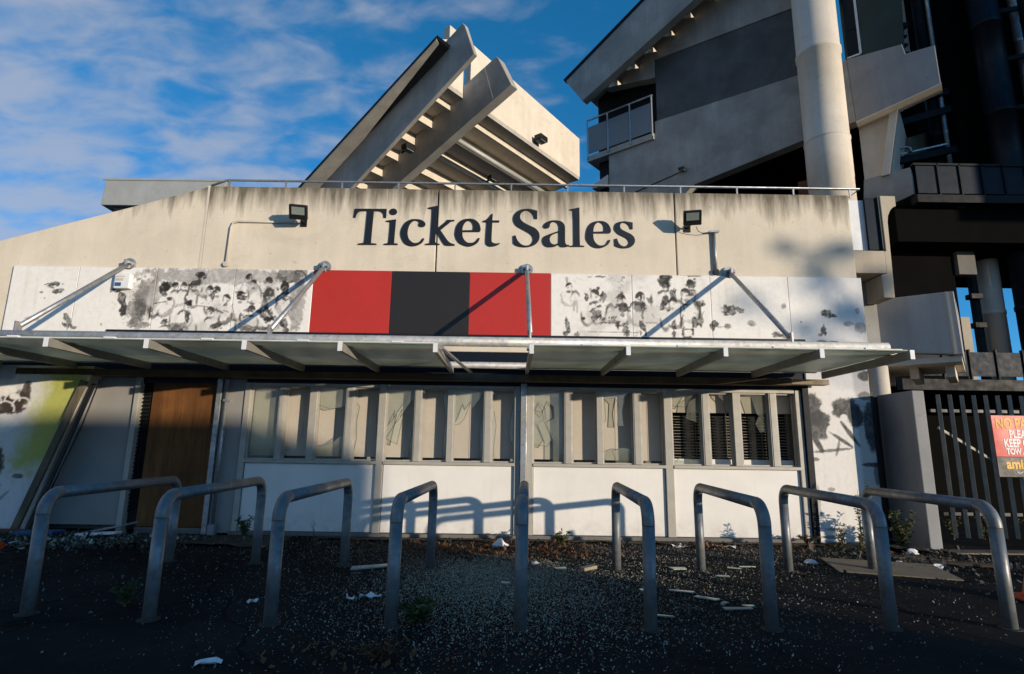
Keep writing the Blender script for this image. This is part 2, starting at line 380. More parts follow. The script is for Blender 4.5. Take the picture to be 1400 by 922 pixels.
def obj(name, me, parent=None, org=(0, 0, 0), bevel=0.0, label=None):
    o = bpy.data.objects.new(name, me); COL.objects.link(o)
    if parent is not None: o.parent = parent
    else: o.location = org
    o['_o'] = list(org)
    if bevel:
        b = o.modifiers.new('edge', 'BEVEL'); b.width = bevel; b.segments = 2; b.limit_method = 'ANGLE'; b.angle_limit = math.radians(50)
    if label: o['label'] = label
    return o
def tag(o, label, cat, group=None):
    o['label'] = label; o['category'] = cat
    if group: o['group'] = group
    return o
def thing(name, label, cat, loc=(0, 0, 0), group=None):
    o = bpy.data.objects.new(name, None); COL.objects.link(o); o.location = loc; o['_o'] = list(loc)
    o.empty_display_size = 0.2
    return tag(o, label, cat, group)
def structure(o): o['kind'] = 'structure'; return o
def stuff(o): o['kind'] = 'stuff'; return o
def B(*a): return MB().box(*a)
def curve_mesh(polys, depth, name, m):
    cu = bpy.data.curves.new(name, 'CURVE'); cu.dimensions = '2D'; cu.fill_mode = 'BOTH'; cu.extrude = depth / 2
    for poly in polys:
        sp = cu.splines.new('POLY'); sp.points.add(len(poly) - 1); sp.use_cyclic_u = True
        for p, (x, y) in zip(sp.points, poly): p.co = (x, y, 0, 1)
    t = bpy.data.objects.new('tmp', cu); COL.objects.link(t)
    dg = bpy.context.evaluated_depsgraph_get(); me = bpy.data.meshes.new_from_object(t.evaluated_get(dg))
    bpy.data.objects.remove(t); me.name = name; me.materials.clear(); me.materials.append(M[m]); return me
def text_mesh(txt, size, depth, name, m, weight=0.0, sx=1.0, align='LEFT'):
    cu = bpy.data.curves.new(name, 'FONT'); cu.body = txt; cu.size = size; cu.extrude = depth / 2; cu.offset = weight; cu.align_x = align
    t = bpy.data.objects.new('tmp', cu); COL.objects.link(t)
    dg = bpy.context.evaluated_depsgraph_get(); me = bpy.data.meshes.new_from_object(t.evaluated_get(dg))
    bpy.data.objects.remove(t); me.name = name; me.materials.clear(); me.materials.append(M[m])
    me.transform(Matrix.Diagonal((sx, 1, 1, 1))); return me
# numpy value noise for the faded prints and murals
_lat = RNG.random((64, 64))
def vnoise(x, y):
    xi = np.floor(x).astype(int); yi = np.floor(y).astype(int); fx = x - xi; fy = y - yi
    fx = fx * fx * (3 - 2 * fx); fy = fy * fy * (3 - 2 * fy)
    g = lambda a, b: _lat[a % 64, b % 64]
    return (g(xi, yi) * (1 - fx) + g(xi + 1, yi) * fx) * (1 - fy) + (g(xi, yi + 1) * (1 - fx) + g(xi + 1, yi + 1) * fx) * fy
def fbm(x, y, o=4):
    r = 0; a = 0.5; t = 0
    for i in range(o): r = r + a * vnoise(x * 2 ** i + 7.3 * i, y * 2 ** i + 3.1 * i); t += a; a *= 0.55
    return r / t
def sstep(a, b, x):
    t = np.clip((x - a) / (b - a), 0, 1); return t * t * (3 - 2 * t)
def paint_grid(x0, x1, z0, z1, y, base, blobs, res=0.013, ink=(0.05, 0.042, 0.035), name='panel', edge=None, soft=0.35, post=None, org=(0, 0, 0), mat_='paint', rag=0.9, brk=0.0, pre=None):
    nx = max(2, int((x1 - x0) / res)); nz = max(2, int((z1 - z0) / res))
    S, Z = np.meshgrid(np.linspace(0, 1, nx), np.linspace(z0, z1, nz))
    X = x0 + S * ((edge(Z) if edge else x1) - x0)
    C = np.ones((nz, nx, 3)) * np.array(base)
    nz1 = fbm(X * 9, Z * 9, 4) - 0.5; nz2 = fbm(X * 26 + 5, Z * 22, 3) - 0.5; nz3 = fbm(X * 13 + Z * 5 + 2, Z * 11 - X * 3, 4) - 0.5
    if pre: C = pre(X, Z, C, nz1, nz2)
    for bx, bz, rx, rz, rot, d in blobs:
        R_ = max(rx, rz) * 1.6
        if bx + R_ < x0 or bx - R_ > x1: continue
        dx = X - bx; dz = Z - bz; c, s_ = math.cos(rot), math.sin(rot)
        r = np.sqrt(((dx * c + dz * s_) / rx) ** 2 + ((-dx * s_ + dz * c) / rz) ** 2)
        k = sstep(1.0 + soft, 1.0 - soft, r + nz1 * rag + nz2 * rag * 0.9)
        if brk: k = k * (1 - brk * sstep(0.02, -0.10, nz3 + 0.35 * nz2))
        if d < 0: C += (k * 0.95)[..., None] * (np.array((0.74, 0.72, 0.69)) - C)
        else: C += (k * (1 - (1 - min(d, 1.0)) ** 2.1) * (0.95 + nz2 * 0.35).clip(0, 1))[..., None] * (np.array(ink) - C)
    if post: C = post(X, Z, C, nz1, nz2)
    me = bpy.data.meshes.new(name)
    V = np.stack([X - org[0], np.full_like(X, y - org[1]), Z - org[2]], -1).reshape(-1, 3)
    idx = np.arange(nz * nx).reshape(nz, nx)
    F = np.stack([idx[:-1, :-1], idx[:-1, 1:], idx[1:, 1:], idx[1:, :-1]], -1).reshape(-1, 4)
    me.vertices.add(len(V)); me.vertices.foreach_set('co', V.ravel())
    me.loops.add(F.size); me.loops.foreach_set('vertex_index', F.ravel())
    me.polygons.add(len(F)); me.polygons.foreach_set('loop_start', np.arange(len(F)) * 4)
    me.update(calc_edges=True)
    at = me.color_attributes.new('paint', 'FLOAT_COLOR', 'POINT')
    at.data.foreach_set('color', np.concatenate([C.reshape(-1, 3).clip(0, 1), np.ones((len(V), 1))], 1).astype(np.float32).ravel())
    me.materials.append(M[mat_]); return me

# ------------------------------------------------------------------ traced outlines (metres on the facade: x, z)
LETTERS=[["T",[[[-2.818,5.542],[-2.255,5.547],[-2.259,5.375],[-2.298,5.38],[-2.3,5.398],[-2.302,5.416],[-2.305,5.433],[-2.31,5.448],[-2.316,5.461],[-2.324,5.472],[-2.334,5.482],[-2.347,5.489],[-2.363,5.495],[-2.382,5.498],[-2.402,5.5],[-2.422,5.503],[-2.482,5.502],[-2.486,5.346],[-2.491,5.182],[-2.495,5.036],[-2.496,4.933],[-2.495,4.888],[-2.493,4.884],[-2.488,4.898],[-2.479,4.905],[-2.463,4.901],[-2.443,4.898],[-2.42,4.896],[-2.399,4.894],[-2.4,4.873],[-2.721,4.869],[-2.717,4.893],[-2.695,4.896],[-2.673,4.899],[-2.653,4.902],[-2.637,4.906],[-2.627,4.9],[-2.622,4.887],[-2.619,4.89],[-2.615,4.935],[-2.611,5.038],[-2.606,5.183],[-2.602,5.345],[-2.597,5.5],[-2.615,5.5],[-2.634,5.5],[-2.652,5.5],[-2.671,5.499],[-2.691,5.497],[-2.712,5.494],[-2.732,5.49],[-2.748,5.483],[-2.76,5.474],[-2.77,5.462],[-2.777,5.449],[-2.784,5.435],[-2.789,5.42],[-2.793,5.405],[-2.796,5.389],[-2.799,5.373],[-2.834,5.376]]]],["i",[[[-2.252,5.325],[-2.079,5.353],[-2.083,5.24],[-2.087,5.121],[-2.09,5.015],[-2.091,4.939],[-2.09,4.904],[-2.087,4.899],[-2.081,4.906],[-2.074,4.909],[-2.064,4.905],[-2.052,4.903],[-2.039,4.901],[-2.026,4.899],[-2.026,4.877],[-2.269,4.873],[-2.266,4.896],[-2.25,4.899],[-2.234,4.901],[-2.219,4.904],[-2.207,4.909],[-2.2,4.909],[-2.195,4.905],[-2.193,4.912],[-2.19,4.942],[-2.186,5.01],[-2.183,5.107],[-2.181,5.204],[-2.181,5.273],[-2.182,5.302],[-2.185,5.307],[-2.189,5.301],[-2.196,5.299],[-2.207,5.302],[-2.221,5.303],[-2.236,5.304],[-2.251,5.305]],[[-2.069,5.496],[-2.07,5.484],[-2.073,5.472],[-2.079,5.461],[-2.086,5.452],[-2.095,5.445],[-2.107,5.44],[-2.119,5.436],[-2.132,5.435],[-2.144,5.436],[-2.157,5.439],[-2.169,5.444],[-2.179,5.45],[-2.188,5.459],[-2.194,5.47],[-2.199,5.482],[-2.201,5.494],[-2.2,5.505],[-2.197,5.517],[-2.191,5.528],[-2.184,5.538],[-2.175,5.545],[-2.163,5.55],[-2.151,5.553],[-2.138,5.555],[-2.126,5.554],[-2.113,5.551],[-2.101,5.546],[-2.091,5.539],[-2.082,5.53],[-2.076,5.519],[-2.071,5.507]]]],["c",[[[-1.753,5.362],[-1.725,5.362],[-1.694,5.36],[-1.663,5.356],[-1.636,5.349],[-1.611,5.337],[-1.589,5.322],[-1.571,5.305],[-1.559,5.289],[-1.556,5.272],[-1.559,5.254],[-1.566,5.239],[-1.576,5.227],[-1.589,5.219],[-1.606,5.215],[-1.624,5.214],[-1.639,5.215],[-1.652,5.221],[-1.663,5.23],[-1.672,5.24],[-1.678,5.252],[-1.678,5.264],[-1.673,5.278],[-1.668,5.292],[-1.668,5.303],[-1.675,5.313],[-1.686,5.321],[-1.699,5.328],[-1.712,5.332],[-1.728,5.333],[-1.745,5.332],[-1.763,5.329],[-1.78,5.32],[-1.796,5.307],[-1.813,5.289],[-1.828,5.268],[-1.84,5.243],[-1.85,5.213],[-1.858,5.179],[-1.863,5.143],[-1.865,5.11],[-1.862,5.077],[-1.855,5.045],[-1.845,5.014],[-1.832,4.988],[-1.813,4.964],[-1.79,4.944],[-1.766,4.928],[-1.741,4.918],[-1.717,4.916],[-1.692,4.92],[-1.667,4.929],[-1.646,4.94],[-1.63,4.953],[-1.616,4.971],[-1.604,4.989],[-1.591,5.008],[-1.562,5.002],[-1.572,4.981],[-1.581,4.959],[-1.591,4.939],[-1.607,4.92],[-1.629,4.903],[-1.655,4.887],[-1.683,4.873],[-1.71,4.864],[-1.734,4.858],[-1.758,4.855],[-1.781,4.856],[-1.806,4.86],[-1.833,4.868],[-1.862,4.879],[-1.89,4.895],[-1.915,4.915],[-1.935,4.943],[-1.954,4.977],[-1.969,5.013],[-1.979,5.047],[-1.985,5.076],[-1.987,5.103],[-1.985,5.13],[-1.979,5.159],[-1.97,5.191],[-1.957,5.224],[-1.941,5.256],[-1.924,5.283],[-1.905,5.304],[-1.883,5.321],[-1.861,5.335],[-1.839,5.346],[-1.819,5.354],[-1.798,5.359],[-1.777,5.361]]]],["k",[[[-1.519,5.583],[-1.351,5.623],[-1.351,5.187],[-1.311,5.223],[-1.269,5.26],[-1.231,5.294],[-1.203,5.319],[-1.191,5.33],[-1.189,5.332],[-1.191,5.329],[-1.192,5.329],[-1.185,5.356],[-1.047,5.358],[-1.052,5.333],[-1.068,5.331],[-1.084,5.328],[-1.1,5.325],[-1.114,5.32],[-1.124,5.314],[-1.131,5.307],[-1.141,5.296],[-1.157,5.28],[-1.184,5.256],[-1.217,5.227],[-1.254,5.194],[-1.288,5.163],[-1.249,5.107],[-1.209,5.048],[-1.171,4.995],[-1.136,4.953],[-1.106,4.93],[-1.079,4.918],[-1.054,4.911],[-1.028,4.902],[-1.027,4.878],[-1.063,4.877],[-1.099,4.874],[-1.133,4.874],[-1.162,4.876],[-1.182,4.88],[-1.196,4.884],[-1.209,4.895],[-1.227,4.916],[-1.251,4.951],[-1.278,4.997],[-1.306,5.048],[-1.334,5.097],[-1.364,5.127],[-1.366,5.079],[-1.368,5.029],[-1.37,4.984],[-1.369,4.95],[-1.366,4.932],[-1.361,4.925],[-1.355,4.923],[-1.347,4.92],[-1.335,4.916],[-1.321,4.913],[-1.306,4.911],[-1.292,4.908],[-1.295,4.888],[-1.542,4.884],[-1.539,4.907],[-1.523,4.909],[-1.508,4.911],[-1.493,4.913],[-1.481,4.918],[-1.474,4.912],[-1.469,4.901],[-1.465,4.906],[-1.462,4.953],[-1.457,5.069],[-1.453,5.237],[-1.45,5.405],[-1.448,5.524],[-1.45,5.571],[-1.453,5.575],[-1.458,5.561],[-1.465,5.555],[-1.477,5.559],[-1.491,5.561],[-1.507,5.562],[-1.522,5.564]]]],["e",[[[-0.821,5.382],[-0.791,5.385],[-0.761,5.385],[-0.731,5.381],[-0.704,5.374],[-0.678,5.361],[-0.654,5.345],[-0.632,5.325],[-0.614,5.303],[-0.6,5.277],[-0.59,5.248],[-0.583,5.219],[-0.579,5.195],[-0.579,5.177],[-0.584,5.164],[-0.591,5.152],[-0.597,5.139],[-0.9,5.134],[-0.897,5.106],[-0.896,5.076],[-0.892,5.048],[-0.883,5.022],[-0.869,4.998],[-0.85,4.975],[-0.829,4.956],[-0.808,4.942],[-0.785,4.935],[-0.76,4.934],[-0.736,4.936],[-0.715,4.94],[-0.697,4.945],[-0.681,4.954],[-0.667,4.964],[-0.654,4.975],[-0.643,4.987],[-0.634,5.0],[-0.626,5.013],[-0.617,5.026],[-0.588,5.021],[-0.598,4.999],[-0.608,4.976],[-0.619,4.954],[-0.634,4.935],[-0.654,4.916],[-0.678,4.899],[-0.704,4.885],[-0.729,4.874],[-0.752,4.868],[-0.775,4.865],[-0.799,4.866],[-0.825,4.871],[-0.856,4.88],[-0.89,4.893],[-0.924,4.91],[-0.952,4.93],[-0.974,4.954],[-0.993,4.983],[-1.008,5.012],[-1.019,5.041],[-1.026,5.067],[-1.029,5.092],[-1.028,5.117],[-1.026,5.143],[-1.024,5.171],[-1.019,5.2],[-1.012,5.229],[-1.001,5.256],[-0.987,5.282],[-0.969,5.308],[-0.948,5.331],[-0.926,5.35],[-0.902,5.363],[-0.876,5.372],[-0.849,5.379]],[[-0.901,5.165],[-0.714,5.172],[-0.712,5.192],[-0.71,5.211],[-0.708,5.231],[-0.71,5.25],[-0.715,5.27],[-0.722,5.289],[-0.731,5.307],[-0.741,5.322],[-0.754,5.332],[-0.769,5.339],[-0.785,5.343],[-0.8,5.343],[-0.815,5.34],[-0.83,5.332],[-0.844,5.322],[-0.857,5.31],[-0.869,5.294],[-0.879,5.276],[-0.887,5.256],[-0.894,5.237],[-0.898,5.219],[-0.899,5.201],[-0.9,5.183]]]],["t",[[[-0.37,5.486],[-0.377,5.358],[-0.252,5.36],[-0.256,5.323],[-0.376,5.321],[-0.378,5.237],[-0.381,5.149],[-0.383,5.07],[-0.383,5.01],[-0.381,4.976],[-0.378,4.961],[-0.372,4.955],[-0.364,4.949],[-0.353,4.94],[-0.338,4.935],[-0.322,4.931],[-0.306,4.93],[-0.29,4.93],[-0.273,4.933],[-0.256,4.937],[-0.239,4.941],[-0.24,4.935],[-0.239,4.93],[-0.241,4.925],[-0.248,4.918],[-0.262,4.909],[-0.282,4.899],[-0.303,4.888],[-0.325,4.881],[-0.346,4.875],[-0.369,4.871],[-0.391,4.87],[-0.411,4.871],[-0.429,4.876],[-0.445,4.884],[-0.458,4.894],[-0.47,4.907],[-0.477,4.916],[-0.483,4.923],[-0.485,4.94],[-0.487,4.978],[-0.485,5.044],[-0.482,5.131],[-0.477,5.227],[-0.473,5.32],[-0.541,5.325],[-0.544,5.347],[-0.527,5.353],[-0.511,5.358],[-0.495,5.364],[-0.48,5.373],[-0.466,5.385],[-0.453,5.4],[-0.44,5.415],[-0.429,5.43],[-0.419,5.442],[-0.411,5.454],[-0.403,5.466],[-0.395,5.478]]]],["S",[[[0.243,5.587],[0.271,5.586],[0.296,5.583],[0.319,5.578],[0.34,5.573],[0.361,5.569],[0.38,5.563],[0.398,5.557],[0.416,5.552],[0.417,5.396],[0.372,5.396],[0.366,5.416],[0.361,5.437],[0.355,5.457],[0.346,5.476],[0.334,5.494],[0.32,5.511],[0.304,5.527],[0.288,5.539],[0.271,5.547],[0.254,5.552],[0.236,5.554],[0.217,5.553],[0.197,5.548],[0.175,5.539],[0.154,5.528],[0.138,5.514],[0.126,5.496],[0.118,5.474],[0.113,5.451],[0.113,5.429],[0.116,5.41],[0.123,5.391],[0.134,5.372],[0.149,5.355],[0.168,5.338],[0.191,5.323],[0.217,5.307],[0.246,5.291],[0.28,5.274],[0.318,5.257],[0.356,5.239],[0.387,5.219],[0.41,5.198],[0.429,5.176],[0.444,5.153],[0.454,5.127],[0.459,5.099],[0.461,5.067],[0.457,5.036],[0.449,5.007],[0.436,4.981],[0.418,4.956],[0.396,4.933],[0.371,4.914],[0.344,4.899],[0.313,4.886],[0.281,4.877],[0.25,4.87],[0.218,4.867],[0.186,4.868],[0.155,4.87],[0.128,4.874],[0.103,4.879],[0.081,4.885],[0.061,4.892],[0.044,4.9],[0.03,4.908],[0.019,4.917],[0.01,4.927],[-0.0,4.936],[-0.006,5.074],[0.034,5.089],[0.043,5.065],[0.052,5.039],[0.062,5.015],[0.074,4.992],[0.089,4.971],[0.107,4.951],[0.126,4.934],[0.145,4.92],[0.164,4.91],[0.183,4.903],[0.203,4.9],[0.223,4.899],[0.244,4.901],[0.265,4.905],[0.284,4.912],[0.301,4.922],[0.316,4.935],[0.328,4.952],[0.338,4.969],[0.345,4.987],[0.348,5.005],[0.348,5.024],[0.345,5.043],[0.339,5.061],[0.33,5.077],[0.318,5.093],[0.302,5.108],[0.282,5.125],[0.256,5.142],[0.224,5.16],[0.191,5.179],[0.159,5.197],[0.128,5.214],[0.097,5.231],[0.068,5.249],[0.044,5.269],[0.026,5.293],[0.012,5.318],[0.001,5.345],[-0.005,5.371],[-0.007,5.397],[-0.005,5.424],[0.001,5.45],[0.012,5.474],[0.028,5.498],[0.049,5.522],[0.074,5.543],[0.102,5.56],[0.135,5.572],[0.172,5.58],[0.21,5.584]]]],["a",[[[0.702,5.376],[0.73,5.377],[0.76,5.376],[0.79,5.373],[0.817,5.367],[0.838,5.358],[0.858,5.346],[0.874,5.332],[0.887,5.316],[0.896,5.299],[0.903,5.282],[0.907,5.259],[0.909,5.227],[0.91,5.177],[0.909,5.115],[0.908,5.053],[0.909,5.005],[0.911,4.975],[0.916,4.955],[0.921,4.942],[0.929,4.932],[0.94,4.925],[0.953,4.923],[0.968,4.923],[0.981,4.922],[0.981,4.903],[0.966,4.897],[0.951,4.892],[0.936,4.886],[0.92,4.882],[0.903,4.879],[0.884,4.878],[0.866,4.878],[0.851,4.879],[0.838,4.883],[0.828,4.889],[0.82,4.896],[0.812,4.902],[0.806,4.909],[0.802,4.916],[0.799,4.923],[0.795,4.93],[0.777,4.918],[0.759,4.906],[0.741,4.895],[0.72,4.886],[0.695,4.88],[0.667,4.876],[0.64,4.875],[0.615,4.876],[0.595,4.88],[0.576,4.886],[0.56,4.896],[0.546,4.908],[0.533,4.923],[0.523,4.941],[0.515,4.961],[0.51,4.981],[0.51,5.0],[0.512,5.019],[0.518,5.038],[0.528,5.054],[0.538,5.067],[0.551,5.078],[0.569,5.088],[0.597,5.102],[0.639,5.12],[0.691,5.14],[0.748,5.162],[0.802,5.183],[0.803,5.204],[0.803,5.226],[0.803,5.247],[0.801,5.266],[0.796,5.284],[0.789,5.301],[0.78,5.317],[0.769,5.329],[0.755,5.338],[0.737,5.345],[0.719,5.348],[0.702,5.348],[0.687,5.345],[0.673,5.337],[0.66,5.328],[0.65,5.316],[0.643,5.301],[0.64,5.283],[0.638,5.265],[0.632,5.25],[0.623,5.24],[0.612,5.232],[0.6,5.226],[0.588,5.222],[0.576,5.221],[0.563,5.222],[0.551,5.225],[0.541,5.231],[0.534,5.239],[0.529,5.249],[0.526,5.261],[0.527,5.273],[0.532,5.286],[0.54,5.299],[0.55,5.312],[0.562,5.324],[0.575,5.334],[0.59,5.344],[0.606,5.353],[0.623,5.36],[0.641,5.366],[0.66,5.371],[0.68,5.375]],[[0.801,5.155],[0.77,5.143],[0.738,5.131],[0.709,5.12],[0.685,5.107],[0.668,5.093],[0.655,5.079],[0.647,5.064],[0.641,5.047],[0.639,5.028],[0.64,5.006],[0.644,4.985],[0.65,4.968],[0.66,4.954],[0.674,4.943],[0.688,4.934],[0.702,4.928],[0.716,4.926],[0.729,4.927],[0.742,4.931],[0.755,4.935],[0.766,4.939],[0.776,4.946],[0.786,4.953],[0.797,4.959]]]],["l",[[[0.994,5.587],[1.165,5.627],[1.166,5.443],[1.166,5.251],[1.166,5.079],[1.168,4.957],[1.171,4.903],[1.174,4.898],[1.179,4.912],[1.187,4.919],[1.198,4.915],[1.213,4.912],[1.228,4.911],[1.243,4.909],[1.243,4.891],[0.99,4.887],[0.99,4.905],[1.003,4.907],[1.017,4.909],[1.03,4.912],[1.041,4.917],[1.048,4.912],[1.054,4.901],[1.058,4.907],[1.06,4.956],[1.061,5.076],[1.06,5.249],[1.058,5.422],[1.055,5.543],[1.053,5.59],[1.051,5.592],[1.047,5.576],[1.041,5.567],[1.032,5.57],[1.02,5.571],[1.006,5.571],[0.994,5.572]]]],["e",[[[1.494,5.375],[1.521,5.377],[1.548,5.377],[1.575,5.374],[1.599,5.368],[1.622,5.358],[1.642,5.346],[1.661,5.33],[1.677,5.313],[1.691,5.292],[1.702,5.267],[1.71,5.242],[1.716,5.221],[1.718,5.204],[1.718,5.19],[1.715,5.179],[1.711,5.169],[1.706,5.161],[1.699,5.155],[1.691,5.151],[1.683,5.146],[1.403,5.142],[1.406,5.108],[1.407,5.074],[1.411,5.042],[1.419,5.013],[1.432,4.987],[1.449,4.964],[1.468,4.945],[1.487,4.931],[1.506,4.923],[1.527,4.92],[1.547,4.921],[1.566,4.923],[1.582,4.927],[1.598,4.932],[1.613,4.94],[1.627,4.952],[1.639,4.967],[1.651,4.986],[1.661,5.006],[1.672,5.026],[1.709,5.021],[1.698,5.001],[1.688,4.981],[1.677,4.961],[1.662,4.943],[1.641,4.925],[1.616,4.909],[1.59,4.894],[1.565,4.883],[1.541,4.875],[1.517,4.87],[1.493,4.869],[1.469,4.87],[1.443,4.875],[1.416,4.884],[1.389,4.895],[1.365,4.911],[1.342,4.932],[1.32,4.957],[1.302,4.984],[1.288,5.011],[1.279,5.035],[1.275,5.059],[1.275,5.084],[1.276,5.112],[1.28,5.145],[1.286,5.182],[1.295,5.219],[1.308,5.252],[1.324,5.28],[1.343,5.306],[1.365,5.328],[1.388,5.346],[1.413,5.359],[1.439,5.367],[1.467,5.372]],[[1.407,5.173],[1.593,5.182],[1.594,5.2],[1.597,5.219],[1.598,5.238],[1.597,5.256],[1.594,5.274],[1.589,5.291],[1.582,5.307],[1.572,5.321],[1.559,5.333],[1.544,5.343],[1.527,5.351],[1.511,5.353],[1.495,5.35],[1.478,5.343],[1.463,5.332],[1.449,5.319],[1.438,5.303],[1.429,5.284],[1.422,5.263],[1.416,5.244],[1.412,5.226],[1.41,5.208],[1.409,5.191]]]],["s",[[[1.942,5.377],[1.967,5.377],[1.989,5.375],[2.01,5.372],[2.03,5.369],[2.05,5.366],[2.069,5.363],[2.087,5.36],[2.105,5.357],[2.102,5.23],[2.067,5.23],[2.06,5.248],[2.053,5.266],[2.046,5.284],[2.037,5.3],[2.026,5.314],[2.013,5.326],[2.0,5.336],[1.986,5.344],[1.97,5.349],[1.954,5.352],[1.938,5.353],[1.924,5.35],[1.911,5.344],[1.899,5.333],[1.889,5.321],[1.883,5.307],[1.881,5.291],[1.882,5.272],[1.886,5.253],[1.895,5.236],[1.909,5.223],[1.928,5.211],[1.95,5.199],[1.973,5.187],[1.998,5.175],[2.026,5.162],[2.054,5.148],[2.077,5.133],[2.096,5.117],[2.112,5.099],[2.124,5.08],[2.132,5.06],[2.136,5.038],[2.137,5.014],[2.133,4.99],[2.125,4.968],[2.112,4.948],[2.095,4.929],[2.075,4.911],[2.053,4.897],[2.029,4.887],[2.002,4.88],[1.974,4.876],[1.948,4.874],[1.923,4.874],[1.898,4.877],[1.874,4.882],[1.852,4.887],[1.833,4.893],[1.816,4.901],[1.8,4.909],[1.783,4.917],[1.777,5.046],[1.821,5.052],[1.829,5.029],[1.836,5.006],[1.844,4.983],[1.854,4.964],[1.867,4.948],[1.882,4.934],[1.898,4.923],[1.914,4.915],[1.93,4.911],[1.945,4.91],[1.961,4.912],[1.975,4.916],[1.989,4.924],[2.004,4.934],[2.016,4.945],[2.025,4.958],[2.03,4.97],[2.032,4.984],[2.031,4.999],[2.026,5.013],[2.02,5.026],[2.01,5.04],[1.997,5.053],[1.979,5.067],[1.952,5.082],[1.92,5.098],[1.886,5.114],[1.858,5.13],[1.836,5.148],[1.816,5.166],[1.801,5.185],[1.789,5.203],[1.782,5.222],[1.779,5.24],[1.779,5.259],[1.782,5.277],[1.788,5.296],[1.797,5.316],[1.81,5.334],[1.827,5.349],[1.852,5.36],[1.882,5.368],[1.914,5.373]]]]]
